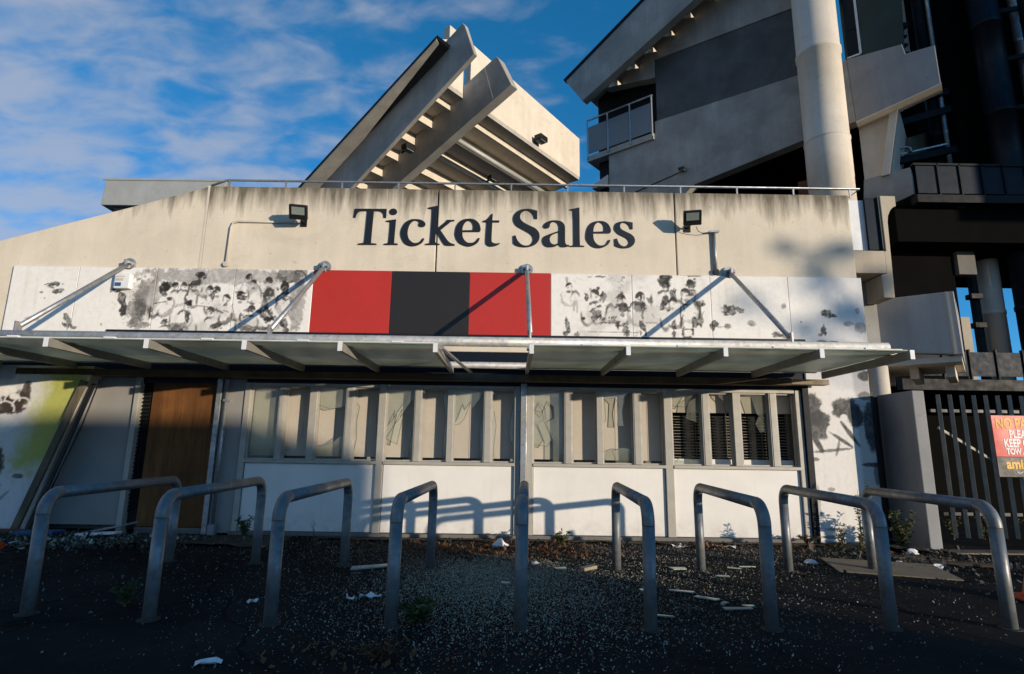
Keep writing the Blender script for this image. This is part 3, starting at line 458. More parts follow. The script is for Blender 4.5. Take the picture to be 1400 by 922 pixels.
BLOBS=[[-7.883,4.069,0.118,0.035,0.1,0.75],[-7.803,3.946,0.098,0.035,0.2,0.7],[-7.955,4.026,0.088,0.02,-0.3,0.5],[-8.076,3.922,0.035,0.02,0,0.6],[-8.008,3.815,0.016,0.016,0,0.5],[-7.821,3.701,0.024,0.01,0,0.5],[-7.565,3.463,0.049,0.137,0.55,0.85],[-7.422,3.304,0.039,0.029,0,0.5],[-6.691,3.861,0.069,0.098,0,0.75],[-6.635,3.678,0.049,0.137,0,0.85],[-6.816,3.971,0.088,0.027,-0.3,0.8],[-6.436,3.661,0.176,0.176,0,0.45],[-6.441,3.419,0.098,0.078,0,0.5],[-6.267,3.867,0.216,0.353,0,0.28],[-6.972,3.371,0.016,0.024,0,0.5],[-8.152,3.454,0.118,0.039,0,0.25],[-4.959,4.253,1.539,0.15,0,0.3],[-5.966,4.058,0.085,0.085,0,0.85],[-5.999,3.979,0.06,0.064,0,0.8],[-5.395,4.258,0.09,0.06,0,0.95],[-5.404,4.156,0.043,0.075,0,0.8],[-5.494,4.087,0.09,0.043,0,0.9],[-5.807,4.078,0.047,0.03,0,0.7],[-5.656,4.085,0.047,0.021,0,0.5],[-5.873,3.836,0.043,0.034,0,0.85],[-5.52,3.774,0.038,0.047,0,0.8],[-5.136,3.902,0.038,0.075,0,0.8],[-5.204,4.02,0.043,0.026,0,0.6],[-5.093,3.999,0.021,0.03,0,0.8],[-5.53,3.509,0.038,0.107,0,0.85],[-5.905,3.427,0.068,0.051,0,0.9],[-5.693,3.353,0.182,0.075,0,0.65],[-5.023,3.385,0.096,0.047,0,0.75],[-5.02,3.638,0.15,0.026,-0.4,0.75],[-4.637,3.876,0.075,0.043,-0.4,0.8],[-4.689,3.96,0.096,0.021,0,0.7],[-4.566,4.237,0.038,0.03,0,0.8],[-4.203,4.186,0.075,0.038,-0.5,0.85],[-4.193,3.972,0.085,0.085,0,0.95],[-3.925,4.066,0.085,0.118,0,0.98],[-4.219,3.794,0.034,0.128,0.3,0.85],[-4.112,3.574,0.026,0.15,0.6,0.9],[-4.147,3.496,0.075,0.043,0,0.8],[-4.367,3.34,0.299,0.047,0,0.65],[-3.874,3.435,0.075,0.053,0,0.9],[-4.333,3.637,0.038,0.026,0,0.7],[-4.506,3.656,0.075,0.034,0,0.6],[-4.632,3.522,0.03,0.085,0,0.6],[-3.874,4.27,0.235,0.118,0,0.5],[-3.685,3.846,0.128,0.534,0,0.4],[-3.831,3.315,0.047,0.043,0,0.7],[-6.25,3.367,0.085,0.053,0,0.4],[-6.36,3.695,0.128,0.427,0,0.28],[-6.025,3.767,0.128,0.013,0.2,0.5],[-5.286,3.711,0.171,0.013,-0.1,0.45],[-4.905,3.761,0.085,0.013,0.8,0.5],[-3.924,3.865,0.064,0.017,-0.6,0.8],[-6.173,3.587,0.017,0.096,0,0.6],[-5.399,3.932,0.15,0.017,-0.6,0.45],[-4.483,4.058,0.107,0.128,0,0.22],[1.328,4.334,0.033,0.012,0,0.7],[1.516,4.341,0.102,0.02,0,0.5],[1.913,4.332,0.031,0.025,0,0.5],[0.962,4.059,0.041,0.016,0,0.5],[1.272,3.967,0.029,0.061,0,0.7],[1.552,3.982,0.057,0.072,0,0.8],[1.471,4.131,0.029,0.037,0,0.7],[1.336,4.107,0.025,0.025,0,0.5],[1.467,3.81,0.072,0.025,0,0.8],[1.434,3.661,0.113,0.092,0,0.95],[1.206,3.594,0.041,0.029,0,0.8],[0.938,3.464,0.037,0.113,0.2,0.85],[0.907,3.328,0.045,0.041,0,0.7],[1.101,3.31,0.057,0.037,0,0.6],[1.879,3.784,0.092,0.082,0,0.75],[1.874,4.019,0.029,0.061,0,0.8],[1.821,3.975,0.057,0.029,0,0.6],[1.711,3.612,0.053,0.041,0,0.7],[1.709,3.539,0.143,0.033,0,0.75],[1.8,3.487,0.025,0.061,0,0.7],[1.932,3.405,0.049,0.113,0,0.7],[1.876,3.668,0.051,0.051,0,0.5],[2.169,3.799,0.098,0.102,0,0.97],[2.359,3.93,0.057,0.051,0,0.6],[2.205,3.992,0.02,0.041,0,0.8],[2.211,3.483,0.045,0.133,0.45,0.97],[2.268,3.337,0.02,0.041,0,0.9],[2.62,4.278,0.092,0.113,0,0.85],[2.665,4.354,0.102,0.041,0,0.7],[2.757,4.053,0.057,0.092,0,0.75],[2.628,3.944,0.061,0.092,0,0.75],[2.573,3.837,0.037,0.061,0,0.7],[3.076,4.23,0.082,0.082,0,0.7],[3.104,4.383,0.143,0.025,0,0.6],[3.078,4.047,0.051,0.041,0,0.7],[3.184,3.867,0.072,0.082,0,0.6],[3.213,3.634,0.041,0.123,0,0.6],[3.107,3.559,0.051,0.082,0,0.85],[2.745,3.501,0.045,0.072,0,0.85],[2.748,3.334,0.037,0.082,0,0.7],[2.874,3.629,0.008,0.225,0,0.8],[2.904,3.378,0.02,0.082,0,0.7],[3.068,3.38,0.016,0.082,0,0.7],[2.982,3.296,0.061,0.016,0,0.7],[2.988,3.431,0.051,0.012,0,0.7],[2.662,3.753,0.033,0.016,0,0.6],[2.956,3.864,0.082,0.01,-0.5,0.8],[3.401,3.49,0.041,0.061,0,0.6],[0.932,4.263,0.02,0.061,0,0.4],[1.054,3.793,0.025,0.102,0,0.25],[1.105,3.794,0.02,0.102,0,0.25],[1.787,3.361,0.676,0.006,0,0.5],[2.408,3.538,0.102,0.016,0,0.35],[3.722,3.782,0.128,0.085,0,0.8],[3.873,3.784,0.075,0.06,-0.4,0.75],[3.451,3.535,0.06,0.047,0,0.7],[3.662,3.495,0.053,0.047,0,0.5],[4.073,3.545,0.075,0.06,0,0.5],[4.644,3.862,0.043,0.043,0,0.4],[5.357,3.751,0.085,0.06,0,0.85],[5.471,3.708,0.053,0.026,0,0.8],[5.286,3.453,0.043,0.075,0,0.7],[5.225,3.365,0.043,0.032,0,0.6],[4.647,3.345,0.096,0.047,0,0.9],[4.488,3.365,0.064,0.047,0,0.7],[5.237,3.256,0.085,0.026,0,0.7],[5.428,3.248,0.107,0.021,0,0.5],[5.737,3.569,0.085,0.043,0,0.4],[5.923,3.506,0.107,0.085,0,0.4],[5.899,3.792,0.032,0.043,0,0.3],[4.348,3.791,0.043,0.032,0,0.3],[4.923,3.59,0.021,0.017,0,0.5],[3.523,3.482,0.192,0.013,0,0.25]]
HAND=[[5.002,2.114,0.132,0.208,0,0.85],[5.109,1.86,0.17,0.182,0,0.85],[5.556,2.122,0.197,0.151,0,0.9],[5.711,2.007,0.106,0.151,0,0.85],[5.244,2.136,0.106,0.076,0,-1],[5.38,1.893,0.121,0.095,0,-1],[5.273,1.736,0.068,0.114,0,-1],[5.512,1.975,0.068,0.076,0,-1],[5.574,1.74,0.034,0.246,0.6,0.9],[5.451,1.612,0.208,0.03,-0.6,0.85],[5.044,1.553,0.049,0.182,0.5,0.9],[5.271,1.449,0.341,0.026,0.1,0.55],[5.366,1.486,0.023,0.151,-0.3,0.45],[4.949,1.302,0.095,0.034,0,0.55],[5.208,0.213,0.17,0.026,0,0.45],[5.108,0.094,0.151,0.026,0,0.45],[5.17,0.004,0.284,0.03,0,0.4],[5.948,2.684,0.151,0.083,0,0.75],[5.894,2.348,0.106,0.076,0,0.5],[5.968,1.836,0.144,0.397,0,0.97],[6.069,2.258,0.057,0.151,0,0.9],[5.921,1.227,0.17,0.034,0,0.8],[5.96,1.087,0.045,0.189,0,0.5],[4.979,0.62,0.03,0.303,0,0.25],[5.195,0.831,0.057,0.03,0,0.4]]
FACE=[[-8.27,1.998,0.473,0.203,0,0.9],[-7.981,2.035,0.203,0.203,0,0.9],[-7.82,2.152,0.084,0.203,0,0.9],[-8.309,2.211,0.372,0.095,0,-1],[-7.995,2.117,0.084,0.047,0,-1],[-8.1,1.691,0.223,0.142,0,-1],[-8.135,1.085,0.162,0.253,0,0.97],[-8.261,1.241,0.051,0.203,0,-1],[-8.137,1.275,0.041,0.135,0,-1],[-8.217,0.833,0.135,0.027,0,0.6],[-8.118,0.648,0.203,0.034,0.5,0.4],[-8.528,2.674,0.135,0.203,0,0.75],[-8.102,2.53,0.253,0.186,0,0.0],[-7.71,0.871,0.084,0.034,0,0.7],[-7.989,0.465,0.237,0.027,0.8,0.3]]

# ================================================================== ground
g = MB()
g.add([(-400, -400, 0), (400, -400, 0), (400, 400, 0), (-400, 400, 0)], [(0, 1, 2, 3)])
structure(g.build('ground', 'asphalt'))

# ================================================================== ticket office
T = thing('ticket_office', 'long concrete ticket office with boarded windows, white counter panels and a canopy', 'building', (-1.5, 0, 0))
B(-6.2, 5.9, 0.42, 6.6, 0.0, 5.55).build('building_shell', 'conc_grey', T)
B(-9.8, -6.21, 0.42, 6.6, 0.0, 4.4).build('building_shell', 'conc_grey', T)
B(-9.8, 5.99, 0.02, 0.10, 2.40, 3.22).build('lintel_wall', 'bluesteel_shade', T)  # dark blue puts the shade below the banner into the wall colour
# upper facade: concrete panels with open joints, the left one with a raked top
MB().prism([(-9.8, 0, 3.0), (-5.475, 0, 3.0), (-5.475, 0, 5.925), (-6.79, 0, 5.52), (-7.9, 0, 5.19), (-9.8, 0, 4.62)], (0, 0.2, 0)).build('concrete_panel', 'wall', T, bevel=0.012, label='concrete facade panel with a sloping top edge')
for x0, x1 in ((-5.435, -1.362), (-1.338, 2.848), (2.872, 5.98)):
    B(x0, x1, 0, 0.2, 3.0, 5.94).build('concrete_panel', 'wall', T, bevel=0.012)
B(-5.472, -5.438, -0.006, 0.08, 4.40, 5.95).build('joint_strip', 'conc_pale', T)
B(-9.8, 5.98, 0.12, 0.19, 3.1, 4.6).build('joint_backing', 'dark', T)
# plinth under the counters
B(-4.45, 4.92, -0.06, 0.25, 0.0, 0.055).build('plinth', 'plinth', T, bevel=0.008)
# white counter panels
for x0, x1 in ((-4.33, -2.19), (-2.07, 0.06), (0.37, 2.53), (2.66, 4.72)):
    B(x0 + 0.008, x1 - 0.008, 0.012, 0.05, 0.062, 1.118).build('counter_panel', 'white', T, bevel=0.004)
B(-4.4, 4.8, 0.055, 0.40, 0.05, 1.16).build('counter_backing', 'plinth', T)
# frames between the counter panels and the window bays
POSTS = ((-4.42, -4.33), (-2.19, -2.07), (2.53, 2.66), (4.72, 4.82))
for x0, x1 in POSTS:
    B(x0, x1, -0.03, 0.12, 0.057, 2.42).build('frame_post', 'alu', T, bevel=0.006)
B(0.06, 0.155, -0.028, 0.12, 0.057, 2.42).build('frame_post', 'alu', T, bevel=0.006)
B(0.265, 0.37, -0.028, 0.12, 0.057, 2.42).build('frame_post', 'alu', T, bevel=0.006)
B(0.16, 0.26, -0.10, 0.10, 0.0, 2.46).build('steel_post', 'galv', T, bevel=0.006, label='galvanised steel post in the middle of the counter')
B(4.825, 4.93, -0.07, 0.2, 0.0, 2.5).build('end_post', 'bluesteel_shade', T, bevel=0.006)
for x0, x1 in ((-4.33, -2.19), (-2.07, 0.06), (0.37, 2.53), (2.66, 4.72)):
    B(x0 + .001, x1 - .001, -0.045, 0.30, 1.122, 1.172).build('window_sill', 'alu', T, bevel=0.005)
    B(x0 + .001, x1 - .001, -0.02, 0.12, 2.37, 2.42).build('window_head', 'alu', T, bevel=0.004)
B(-4.4, 4.8, 0.10, 0.40, 2.425, 2.6).build('ceiling_void', 'dark', T)
# windows
BAYS = [(-4.33, -3.85, -3.75, -3.34, -3.22, -2.74, -2.60, -2.19), (-2.07, -1.60, -1.47, -1.05, -0.95, -0.45, -0.31, 0.06),
        (0.37, 0.88, 1.02, 1.42, 1.52, 2.02, 2.16, 2.53), (2.66, 3.16, 3.29, 3.68, 3.80, 4.28, 4.41, 4.72)]
Z0, Z1 = 1.174, 2.368
# glass left in each opening: polygons in pane fractions (0..1, 0..1)
GL = {0: [[(0, 0), (1, 0), (1, 1), (0, 1)]],
      2: [[(0, 0.76), (0.45, 0.70), (1, 0.745), (1, 1), (0, 1)], [(0, 0), (1, 0), (1, .36), (.55, .22), (0, .18)]],
      3: [[(0, .1), (.10, .3), (.06, .55), (.14, .75), (0, .8)], [(.96, .3), (1, .1), (1, 1), (.9, .7)]],
      4: [[(0, .30), (.30, .50), (.55, .72), (.50, .60), (.9, .85), (1, .8), (1, 1), (0, 1)], [(0, .3), (.42, .22), (.62, .66), (.3, .5)], [(1, 0), (1, .55), (.93, .3), (.85, .0)]],
      5: [[(.85, 0), (1, 0), (1, 1), (.8, .9), (.93, .6), (.88, .35)]],
      6: [[(0, .50), (.2, .52), (.36, .60), (.55, .82), (.62, .74), (1, .95), (1, 1), (0, 1)], [(.88, 0), (1, 0), (1, .9), (.93, .4)]],
      7: [[(0, 0), (.10, 0), (.06, .2), (.16, .5), (.05, .7), (0, .72)], [(.8, .35), (1, .2), (1, .9), (.88, .6)]],
      8: [[(0, .25), (.45, .22), (.62, .32), (.36, .56), (.64, .62), (.6, .75), (.42, .84), (.2, .62), (0, .7)], [(.66, 0), (1, 0), (1, 1), (0, 1), (0, .72), (.3, .7), (.44, .86), (.68, .78), (.70, .62), (.42, .55), (.66, .3)]],
      10: [[(0, .55), (.10, .6), (.06, .9), (.4, .92), (.55, .85), (.50, .52), (.72, .52), (.68, .72), (.78, .95), (1, 1), (0, 1)], [(.3, .17), (.62, .22), (1, .2), (1, 0), (.42, 0), (.36, .1)]],
      12: [[(0, .82), (.5, .8), (.8, .98), (1, 1), (0, 1)], [(.5, .64), (.62, .88), (1, .96), (1, .58), (.8, .6)], [(0, 0), (1, 0), (1, .05), (.2, .09)]],
      13: [[(.5, .96), (.7, .9), (.78, .75), (1, .72), (1, 1), (.5, 1)]],
      14: [[(.05, .98), (.45, .96), (.62, .72), (.8, .66), (1, .74), (1, 1), (.05, 1)], [(.55, .58), (.72, .7), (1, .66), (1, .48), (.7, .46)]],
      15: [[(0, .0), (.12, .0), (.06, .3), (0, .4)]]}
k = 0
for bi, bay in enumerate(BAYS):
    for j in range(4):
        x0, x1 = bay[2 * j], bay[2 * j + 1]
        fr = MB(); d = 0.0 if j % 2 == 0 else 0.035; t = 0.022
        fr.box(x0, x0 + t, 0.015 + d, 0.075 + d, Z0, Z1); fr.box(x1 - t, x1, 0.015 + d, 0.075 + d, Z0, Z1)
        fr.box(x0 + t, x1 - t, 0.015 + d, 0.075 + d, Z0, Z0 + t); fr.box(x0 + t, x1 - t, 0.015 + d, 0.075 + d, Z1 - t, Z1)
        w = fr.build('window', 'alu', T, label='tall narrow window with broken glass' if k in GL and k else None)
        for poly in GL.get(k, []):
            px = [(x0 + t * .6 + (x1 - x0 - 1.2 * t) * a, 0.045 + d, Z0 + t * .6 + (Z1 - Z0 - 1.2 * t) * b) for a, b in poly]
            MB().prism(px, (0, 0.006, 0)).build('pane', 'pane', w)
            eg = MB(); n_ = len(poly)
            for e_ in range(n_):
                (a0, b0), (a1, b1) = poly[e_], poly[(e_ + 1) % n_]
                if (a0 == a1 and a0 in (0, 1)) or (b0 == b1 and b0 in (0, 1)): continue
                eg.bar(Vector(px[e_]) + Vector((0, .003, 0)), Vector(px[(e_ + 1) % n_]) + Vector((0, .003, 0)), .010, .005, (0, 0, 1))
            if eg.v: eg.build('broken_edge', 'edge', w)
        k += 1
        if j < 3:
            nx = bay[2 * j + 2]
            mb = MB(); mb.box(x1, nx, -0.02, 0.10, Z0, Z1)
            if j % 2 == 0: mb.box(x1 + .018, nx - .018, -0.028, -0.019, Z0 + .002, Z1 - .002)
            mb.build('mullion', 'alu', T, bevel=0.004)
    if bi < 3:
        B(bay[0], bay[-1], 0.165, 0.19, 1.235, 2.42).build('blind_board', 'board', T)
        for xx in np.arange(bay[0] + .3, bay[-1], .27):
            B(xx, xx + .012, 0.160, 0.1645, 1.24, 2.41).build('board_seam', 'board', T)
    else:
        B(bay[0], bay[-1], 0.165, 0.19, 2.04, 2.42).build('blind_board', 'board', T)
        B(bay[0], bay[-1], 0.20, 0.24, 1.175, 1.275).build('ledge_board', 'white', T)
        B(bay[0], bay[-1], 0.395, 0.41, 1.17, 2.42).build('dark_room', 'dark', T)
        for j in range(4):
            x0, x1 = bay[2 * j] - .01, bay[2 * j + 1] + .02; sl = MB()
            for z in np.arange(1.31, 2.03, 0.048):
                zz = z + random.uniform(-.004, .004); sl.obox(((x0 + x1) / 2, 0.24, zz), ((x1 - x0) / 2, 0, random.uniform(-.006, .006)), (0, .014, .002), (0, 0, .0045))
            for xx in (x0 + .06, x1 - .06): sl.box(xx, xx + .004, .23, .25, 1.3, 2.04)
            stuff(sl.build('blind_slats', 'slat', T, label='horizontal blind slats behind the glass'))
# left end: boarded doorway, louvre, grey panels, downpipe
B(-5.98, -4.89, 0.03, 0.055, 0.10, 2.46).build('plywood_board', 'ply', T, bevel=0.003, label='orange brown plywood sheet over the doorway')
B(-5.98, -4.89, 0.01, 0.10, 0.0, 0.09).build('door_threshold', 'plinth', T)
lv = B(-6.15, -5.99, 0.07, 0.10, 0.05, 2.5).build('louvre', 'dark', T)
for z in np.arange(0.35, 2.40, 0.062):
    MB().obox((-6.07, 0.045, z), (0.075, 0, 0), (0, 0.022, 0.016), (0, 0, .003)).build('louvre_slat', 'darksteel', T)
B(-6.24, -6.155, -0.05, 0.12, 0.0, 2.5).build('door_post', 'alu', T, bevel=0.006)
B(-4.885, -4.80, -0.05, 0.12, 0.0, 2.5).build('door_post', 'galv', T, bevel=0.006)
B(-7.9, -6.245, 0.0, 0.05, 0.12, 2.48).build('wall_panel', 'offwhite', T, bevel=0.004)
B(-4.795, -4.425, 0.0, 0.05, 0.02, 2.48).build('wall_panel', 'offwhite', T, bevel=0.004)
dp = MB().tube([(-4.70, -0.07, 0.16), (-4.70, -0.07, 2.46)], 0.027, 12).build('downpipe', 'galv', T)
B(-4.755, -4.645, -0.12, -0.01, 0.0, 0.16).build('pipe_shoe', 'conc_grey', dp, bevel=0.01)
for z in (0.7, 2.1): B(-4.74, -4.66, -0.10, 0.0, z, z + .035).build('pipe_clip', 'galv', dp)
# right end: painted wall
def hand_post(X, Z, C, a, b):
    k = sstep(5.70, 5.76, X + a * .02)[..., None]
    return C * (1 - 0.25 * k)  # right edge darkened: a cast shadow painted into the mural
HAND2 = [[x, z, rx * (1.3 if i < 4 else 1), rz * (1.25 if i < 4 else 1), r_, d_] for i, (x, z, rx, rz, r_, d_) in enumerate(HAND)]
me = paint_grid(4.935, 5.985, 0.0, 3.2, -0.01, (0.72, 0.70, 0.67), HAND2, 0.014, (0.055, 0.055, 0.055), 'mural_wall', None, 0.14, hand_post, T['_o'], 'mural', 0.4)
o = obj('mural_wall', me, T, T['_o'], label='white end wall painted with a black brush drawing of a hand')
sm = o.modifiers.new('thick', 'SOLIDIFY'); sm.thickness = 0.2; sm.offset = -1
# left end: raked buttress wall with a spray painted portrait
def face_post(X, Z, C, a, b):
    d = X - (-7.45 + 0.27 * Z)                              # signed distance from the raked edge
    yl = sstep(-0.95, -0.45, d + a * .25) * sstep(0.75, 1.15, Z + a * .3) * sstep(0.12, -0.25, d + a * .1)
    C = C + (yl * .9)[..., None] * (np.array((0.36, 0.37, 0.05)) - C)
    bl = sstep(2.32, 2.42, Z + a * .1) * sstep(-1.2, -1.35, d * 1.0 + b * .1) * .7
    C = C + bl[..., None] * (np.array((0.20, 0.27, 0.42)) - C)
    for (cx_, cz_, r0) in ((-8.32, 2.02, .13), (-8.02, 2.06, .12), (-7.86, 1.98, .14), (-8.12, 1.90, .16)):
        rr = np.sqrt((X - cx_) ** 2 + ((Z - cz_) * 1.2) ** 2); kk = sstep(.022, .010, abs(rr - r0)) * (Z > cz_ - .03)
        C = C + (kk * .85)[..., None] * (np.array((.6, .6, .62)) - C)
    return C
L_ = thing('mural_buttress', 'raked buttress wall at the left painted in yellow, white and black', 'wall', (-8.6, -0.15, 0))
me = paint_grid(-9.8, -6.8, 0.0, 2.62, -0.30, (0.60, 0.60, 0.60), FACE, 0.014, (0.045, 0.03, 0.025), 'painted_face', lambda z: -7.50 + 0.275 * z, 0.14, face_post, L_['_o'], 'mural', 0.55)
o = obj('painted_face', me, L_, L_['_o'])
sm = o.modifiers.new('thick', 'SOLIDIFY'); sm.thickness = 0.02; sm.offset = -1
MB().prism([(-9.8, -0.279, 0), (-7.51, -0.279, 0), (-6.79, -0.279, 2.62), (-9.8, -0.279, 2.62)], (0, 0.27, 0)).build('wall_body', 'conc_grey', L_)
for nm, lb, a, b_, w_, h_, mt in (('leaning_plank', 'grey weathered plank leaning along the edge of the painted wall', (-7.55, -0.42, 0.0), (-6.86, -0.36, 2.38), 0.11, 0.045, 'timber'),
                       ('leaning_batten', 'thin dark batten leaning beside the grey plank', (-7.36, -0.40, 0.0), (-6.74, -0.30, 2.34), 0.06, 0.03, 'blackm')):
    tag(MB().bar(a, b_, w_, h_, (0, -1, 0)).build(nm, mt, None, a, 0.004), lb, 'plank')
tag(MB().tube([(-7.26, -0.42, 0.02), (-7.0, -0.40, 0.95), (-6.80, -0.34, 1.7), (-6.66, -0.30, 2.40)], 0.012, 8).build('loose_cable', 'blackm', None, (-7.26, -0.42, 0)), 'black cable hanging beside the leaning batten', 'cable')

# ------------------------------------------------------------------ printed banner band
Bn = thing('banner', 'long printed board band of faded sports crowd pictures with red and black squares', 'banner', (-1.3, -0.03, 3.25))
CROWD = [(-4.55, 4.23, .075), (-5.37, 4.24, .085), (-4.46, 4.13, .07), (-5.80, 4.06, .075), (-5.65, 4.07, .07), (-5.49, 4.08, .08), (-4.20, 4.17, .08), (-5.20, 4.00, .08), (-5.08, 3.99, .08),
         (-5.98, 4.02, .095), (-4.66, 3.90, .085), (-4.90, 3.85, .085), (-4.19, 3.97, .09), (-3.92, 4.07, .095), (-5.55, 3.72, .085), (-5.15, 3.62, .085), (-4.45, 3.66, .085),
         (0.97, 4.16, .07), (2.64, 4.20, .085), (3.06, 4.22, .085), (1.41, 4.01, .10), (1.86, 3.95, .095), (2.19, 3.98, .10), (2.75, 3.90, .09), (2.97, 4.06, .10)]
def crowd(X, Z, C, a, b):                                   # players of the old print, bleached to a few tones
    def put(k, col): return C + k[..., None] * (np.array(col) - C)
    ink = (0.02, 0.017, 0.014); pale = (0.76, 0.735, 0.69); rnd = random.Random(12)
    for x, z, s in CROWD:
        ln, ph, hs_, sh = rnd.uniform(-.6, .6), rnd.uniform(0, 6.28), rnd.choice((-1, 1)), rnd.uniform(.3, .75)
        tx, tz, rx, rz = x + ln * s, z - 3.1 * s, 1.9 * s, 2.3 * s
        if x + 4 * s < X.min() or x - 4 * s > X.max(): continue
        r = np.sqrt(((X - tx) / rx) ** 2 + ((Z - tz) / rz) ** 2) + a * .35 + b * .25
        th = np.arctan2(Z - tz, X - tx)
        C = put(sstep(1.05, .9, r) * .9, pale)
        C = put(sstep(.16, .04, abs(r - .95)) * sstep(.1, .8, np.cos(th - ph) + a * 1.5) * .85, ink)
        r2 = np.sqrt(((X - tx - hs_ * .5 * s) / rx) ** 2 + ((Z - tz - .7 * s) / rz) ** 2) + b * .5
        C = put(sstep(.98, .9, r) * sstep(.92, 1.05, r2) * sh, ink)
        fold = abs(np.sin((X - tx) * 22 / (s * 12) + (Z - tz) * 9 + a * 9)); C = put(sstep(.97, .9, r) * sstep(.18, .05, fold) * sstep(.05, -.1, a) * .55, (.2, .18, .16))
        ar = np.sqrt(((X - tx - hs_ * 1.9 * s) / (1.0 * s)) ** 2 + ((Z - tz + .2 * s) / (2.0 * s)) ** 2) + a * .4
        C = put(sstep(1.0, .85, ar) * .85, pale); C = put(sstep(.30, .05, abs(ar - 1.0)) * sstep(.3, .9, np.cos(np.arctan2(Z - tz, X - tx - hs_ * 1.9 * s) - ph - 1)) * .75, ink)
        r = np.sqrt(((X - x) / (.85 * s)) ** 2 + ((Z - z) / (1.1 * s)) ** 2) + b * .25
        C = put(sstep(1.05, .92, r) * .95, pale)
        C = put(sstep(1.05, .92, r) * sstep(-.05, .35, (Z - z) / s - hs_ * (X - x) / s * .5 + a * .8) * .95, ink)
        C = put(sstep(1.0, .9, r) * sstep(.35, .7, hs_ * (X - x) / s + b * .6) * .65, ink)
        C = put(sstep(.22 * s, .08 * s, np.hypot((X - x + hs_ * .25 * s) * .6, Z - z + .35 * s)) * .6, ink)
        C = put(sstep(.42 * s, .2 * s, np.hypot((X - x - ln * .3 * s) * .7, Z - z + 1.25 * s) + a * .1 * s) * .6, ink)
    return C
def faded(X, Z, C, a, b):                                   # washed out ghost tones of the old pictures
    g = fbm(X * 2.2 + 3, Z * 3.0, 5); m = sstep(0.50, 0.72, g) * 0.30
    e = fbm(X * 5 + 9, Z * 6, 5); l = sstep(0.018, 0.0, abs(e - 0.5)) * sstep(0.45, 0.62, fbm(X * 1.7, Z * 2.1 + 4, 3)) * 0.55
    q = sstep(-7.1, -6.4, X) * (1 - sstep(-4.0, -3.5, X)) + sstep(0.9, 1.3, X) * (1 - sstep(3.0, 3.6, X)) + .12
    k = ((m + l) * np.clip(q, 0, 1))[..., None]
    return C + k * (np.array((0.17, 0.155, 0.14)) - C)
_r = random.Random(3); PRINT = []
for bl in BLOBS:                                             # every traced patch plus smaller broken flecks round its edge
    PRINT.append(bl)
    if bl[5] > .55 and max(bl[2], bl[3]) > .045:
        for q_ in range(4):
            t_ = _r.uniform(0, 6.28); kx = _r.uniform(.75, 1.35)
            PRINT.append([bl[0] + math.cos(t_) * bl[2] * kx, bl[1] + math.sin(t_) * bl[3] * kx, max(.012, bl[2] * _r.uniform(.15, .45)), max(.01, bl[3] * _r.uniform(.12, .4)), _r.uniform(-.8, .8), bl[5] * _r.uniform(.7, 1)])
XS = [-8.64, -7.49, -6.14, -4.79, -3.44, -2.09, -0.74, 0.655, 2.05, 3.40, 4.74, 6.02]
for i in range(11):
    x0, x1 = XS[i] + 0.002, XS[i + 1] - 0.002
    if i in (4, 5, 6):
        B(x0, x1, -0.045, -0.012, 3.25, 4.39).build('banner_panel', 'black' if i == 5 else 'red', Bn, bevel=0.002, label='plain black square panel' if i == 5 else 'plain red square panel')
        continue
    me = paint_grid(x0, x1, 3.25, 4.385, -0.045, (0.77, 0.745, 0.70), PRINT, 0.0125, name='banner_panel', org=Bn['_o'], soft=0.14, rag=1.0, brk=0.25, post=faded, pre=crowd, ink=(0.022, 0.018, 0.015))
    o = obj('banner_panel', me, Bn, Bn['_o'], label='white board with a washed out print of figures' if i != 10 else None)
    sm = o.modifiers.new('thick', 'SOLIDIFY'); sm.thickness = 0.033; sm.offset = -1
B(-6.85, 4.95, -0.075, -0.046, 3.225, 3.283).build('lower_trim', 'blackm', Bn)

# ------------------------------------------------------------------ lettering
Lt = thing('wall_lettering', 'large black serif letters reading Ticket Sales on the concrete wall', 'sign', (-0.2, -0.03, 5.0))
for ch, polys in LETTERS:
    cx_ = sum(p[0] for p in polys[0]) / len(polys[0]); cz_ = min(p[1] for p in polys[0])
    me = curve_mesh([[(x - cx_, z - cz_) for x, z in p] for p in polys], 0.014, 'letter', 'letter')
    o = bpy.data.objects.new('letter', me); COL.objects.link(o); o.parent = Lt
    o.location = (cx_ - Lt.location.x, 0.0185, cz_ - Lt.location.z); o.rotation_euler = (math.pi / 2, 0, 0)
    o['label'] = 'black letter ' + ch

# ------------------------------------------------------------------ canopy
Cn = thing('canopy', 'galvanised canopy of frosted glass sheets on thin rafters, one sheet missing', 'canopy', (-1.7, -1.2, 2.6))
RX = [5.06, 3.92, 2.70, 1.475, 0.25, -0.965, -2.17, -3.38, -4.62, -5.88, -7.09, -8.3, -9.5]
for i, x in enumerate(RX):
    jy = random.uniform(-.015, .015)
    r = B(x - 0.025, x + 0.025, -2.40 + jy, -0.31, 2.585, 2.692).build('rafter', 'rafter', Cn, bevel=0.003)
    B(x - 0.028, x + 0.028, -2.412 + jy, -2.402 + jy, 2.580, 2.697).build('end_cap', 'cap', r)
    B(x - 0.05, x + 0.05, -2.06, -1.94, 2.694, 2.738).build('pipe_saddle', 'galv', r)
for i in range(len(RX) - 1):
    x1, x0 = RX[i], RX[i + 1]
    if i == 4: continue
    tz = 0.0
    MB().obox(((x0 + x1) / 2, -1.31, 2.706), ((x1 - x0) / 2 - 0.006, 0, random.uniform(-.002, .002)), (0, 1.03, 0), (0, 0, 0.006)).build('glass_sheet', 'frost', Cn)
    if i < 11:
        cxm = (x0 + x1) / 2 + .1
        B(cxm - .07, cxm + .07, -2.345, -2.30, 2.713, 2.735).build('glass_clip', 'cap', Cn)
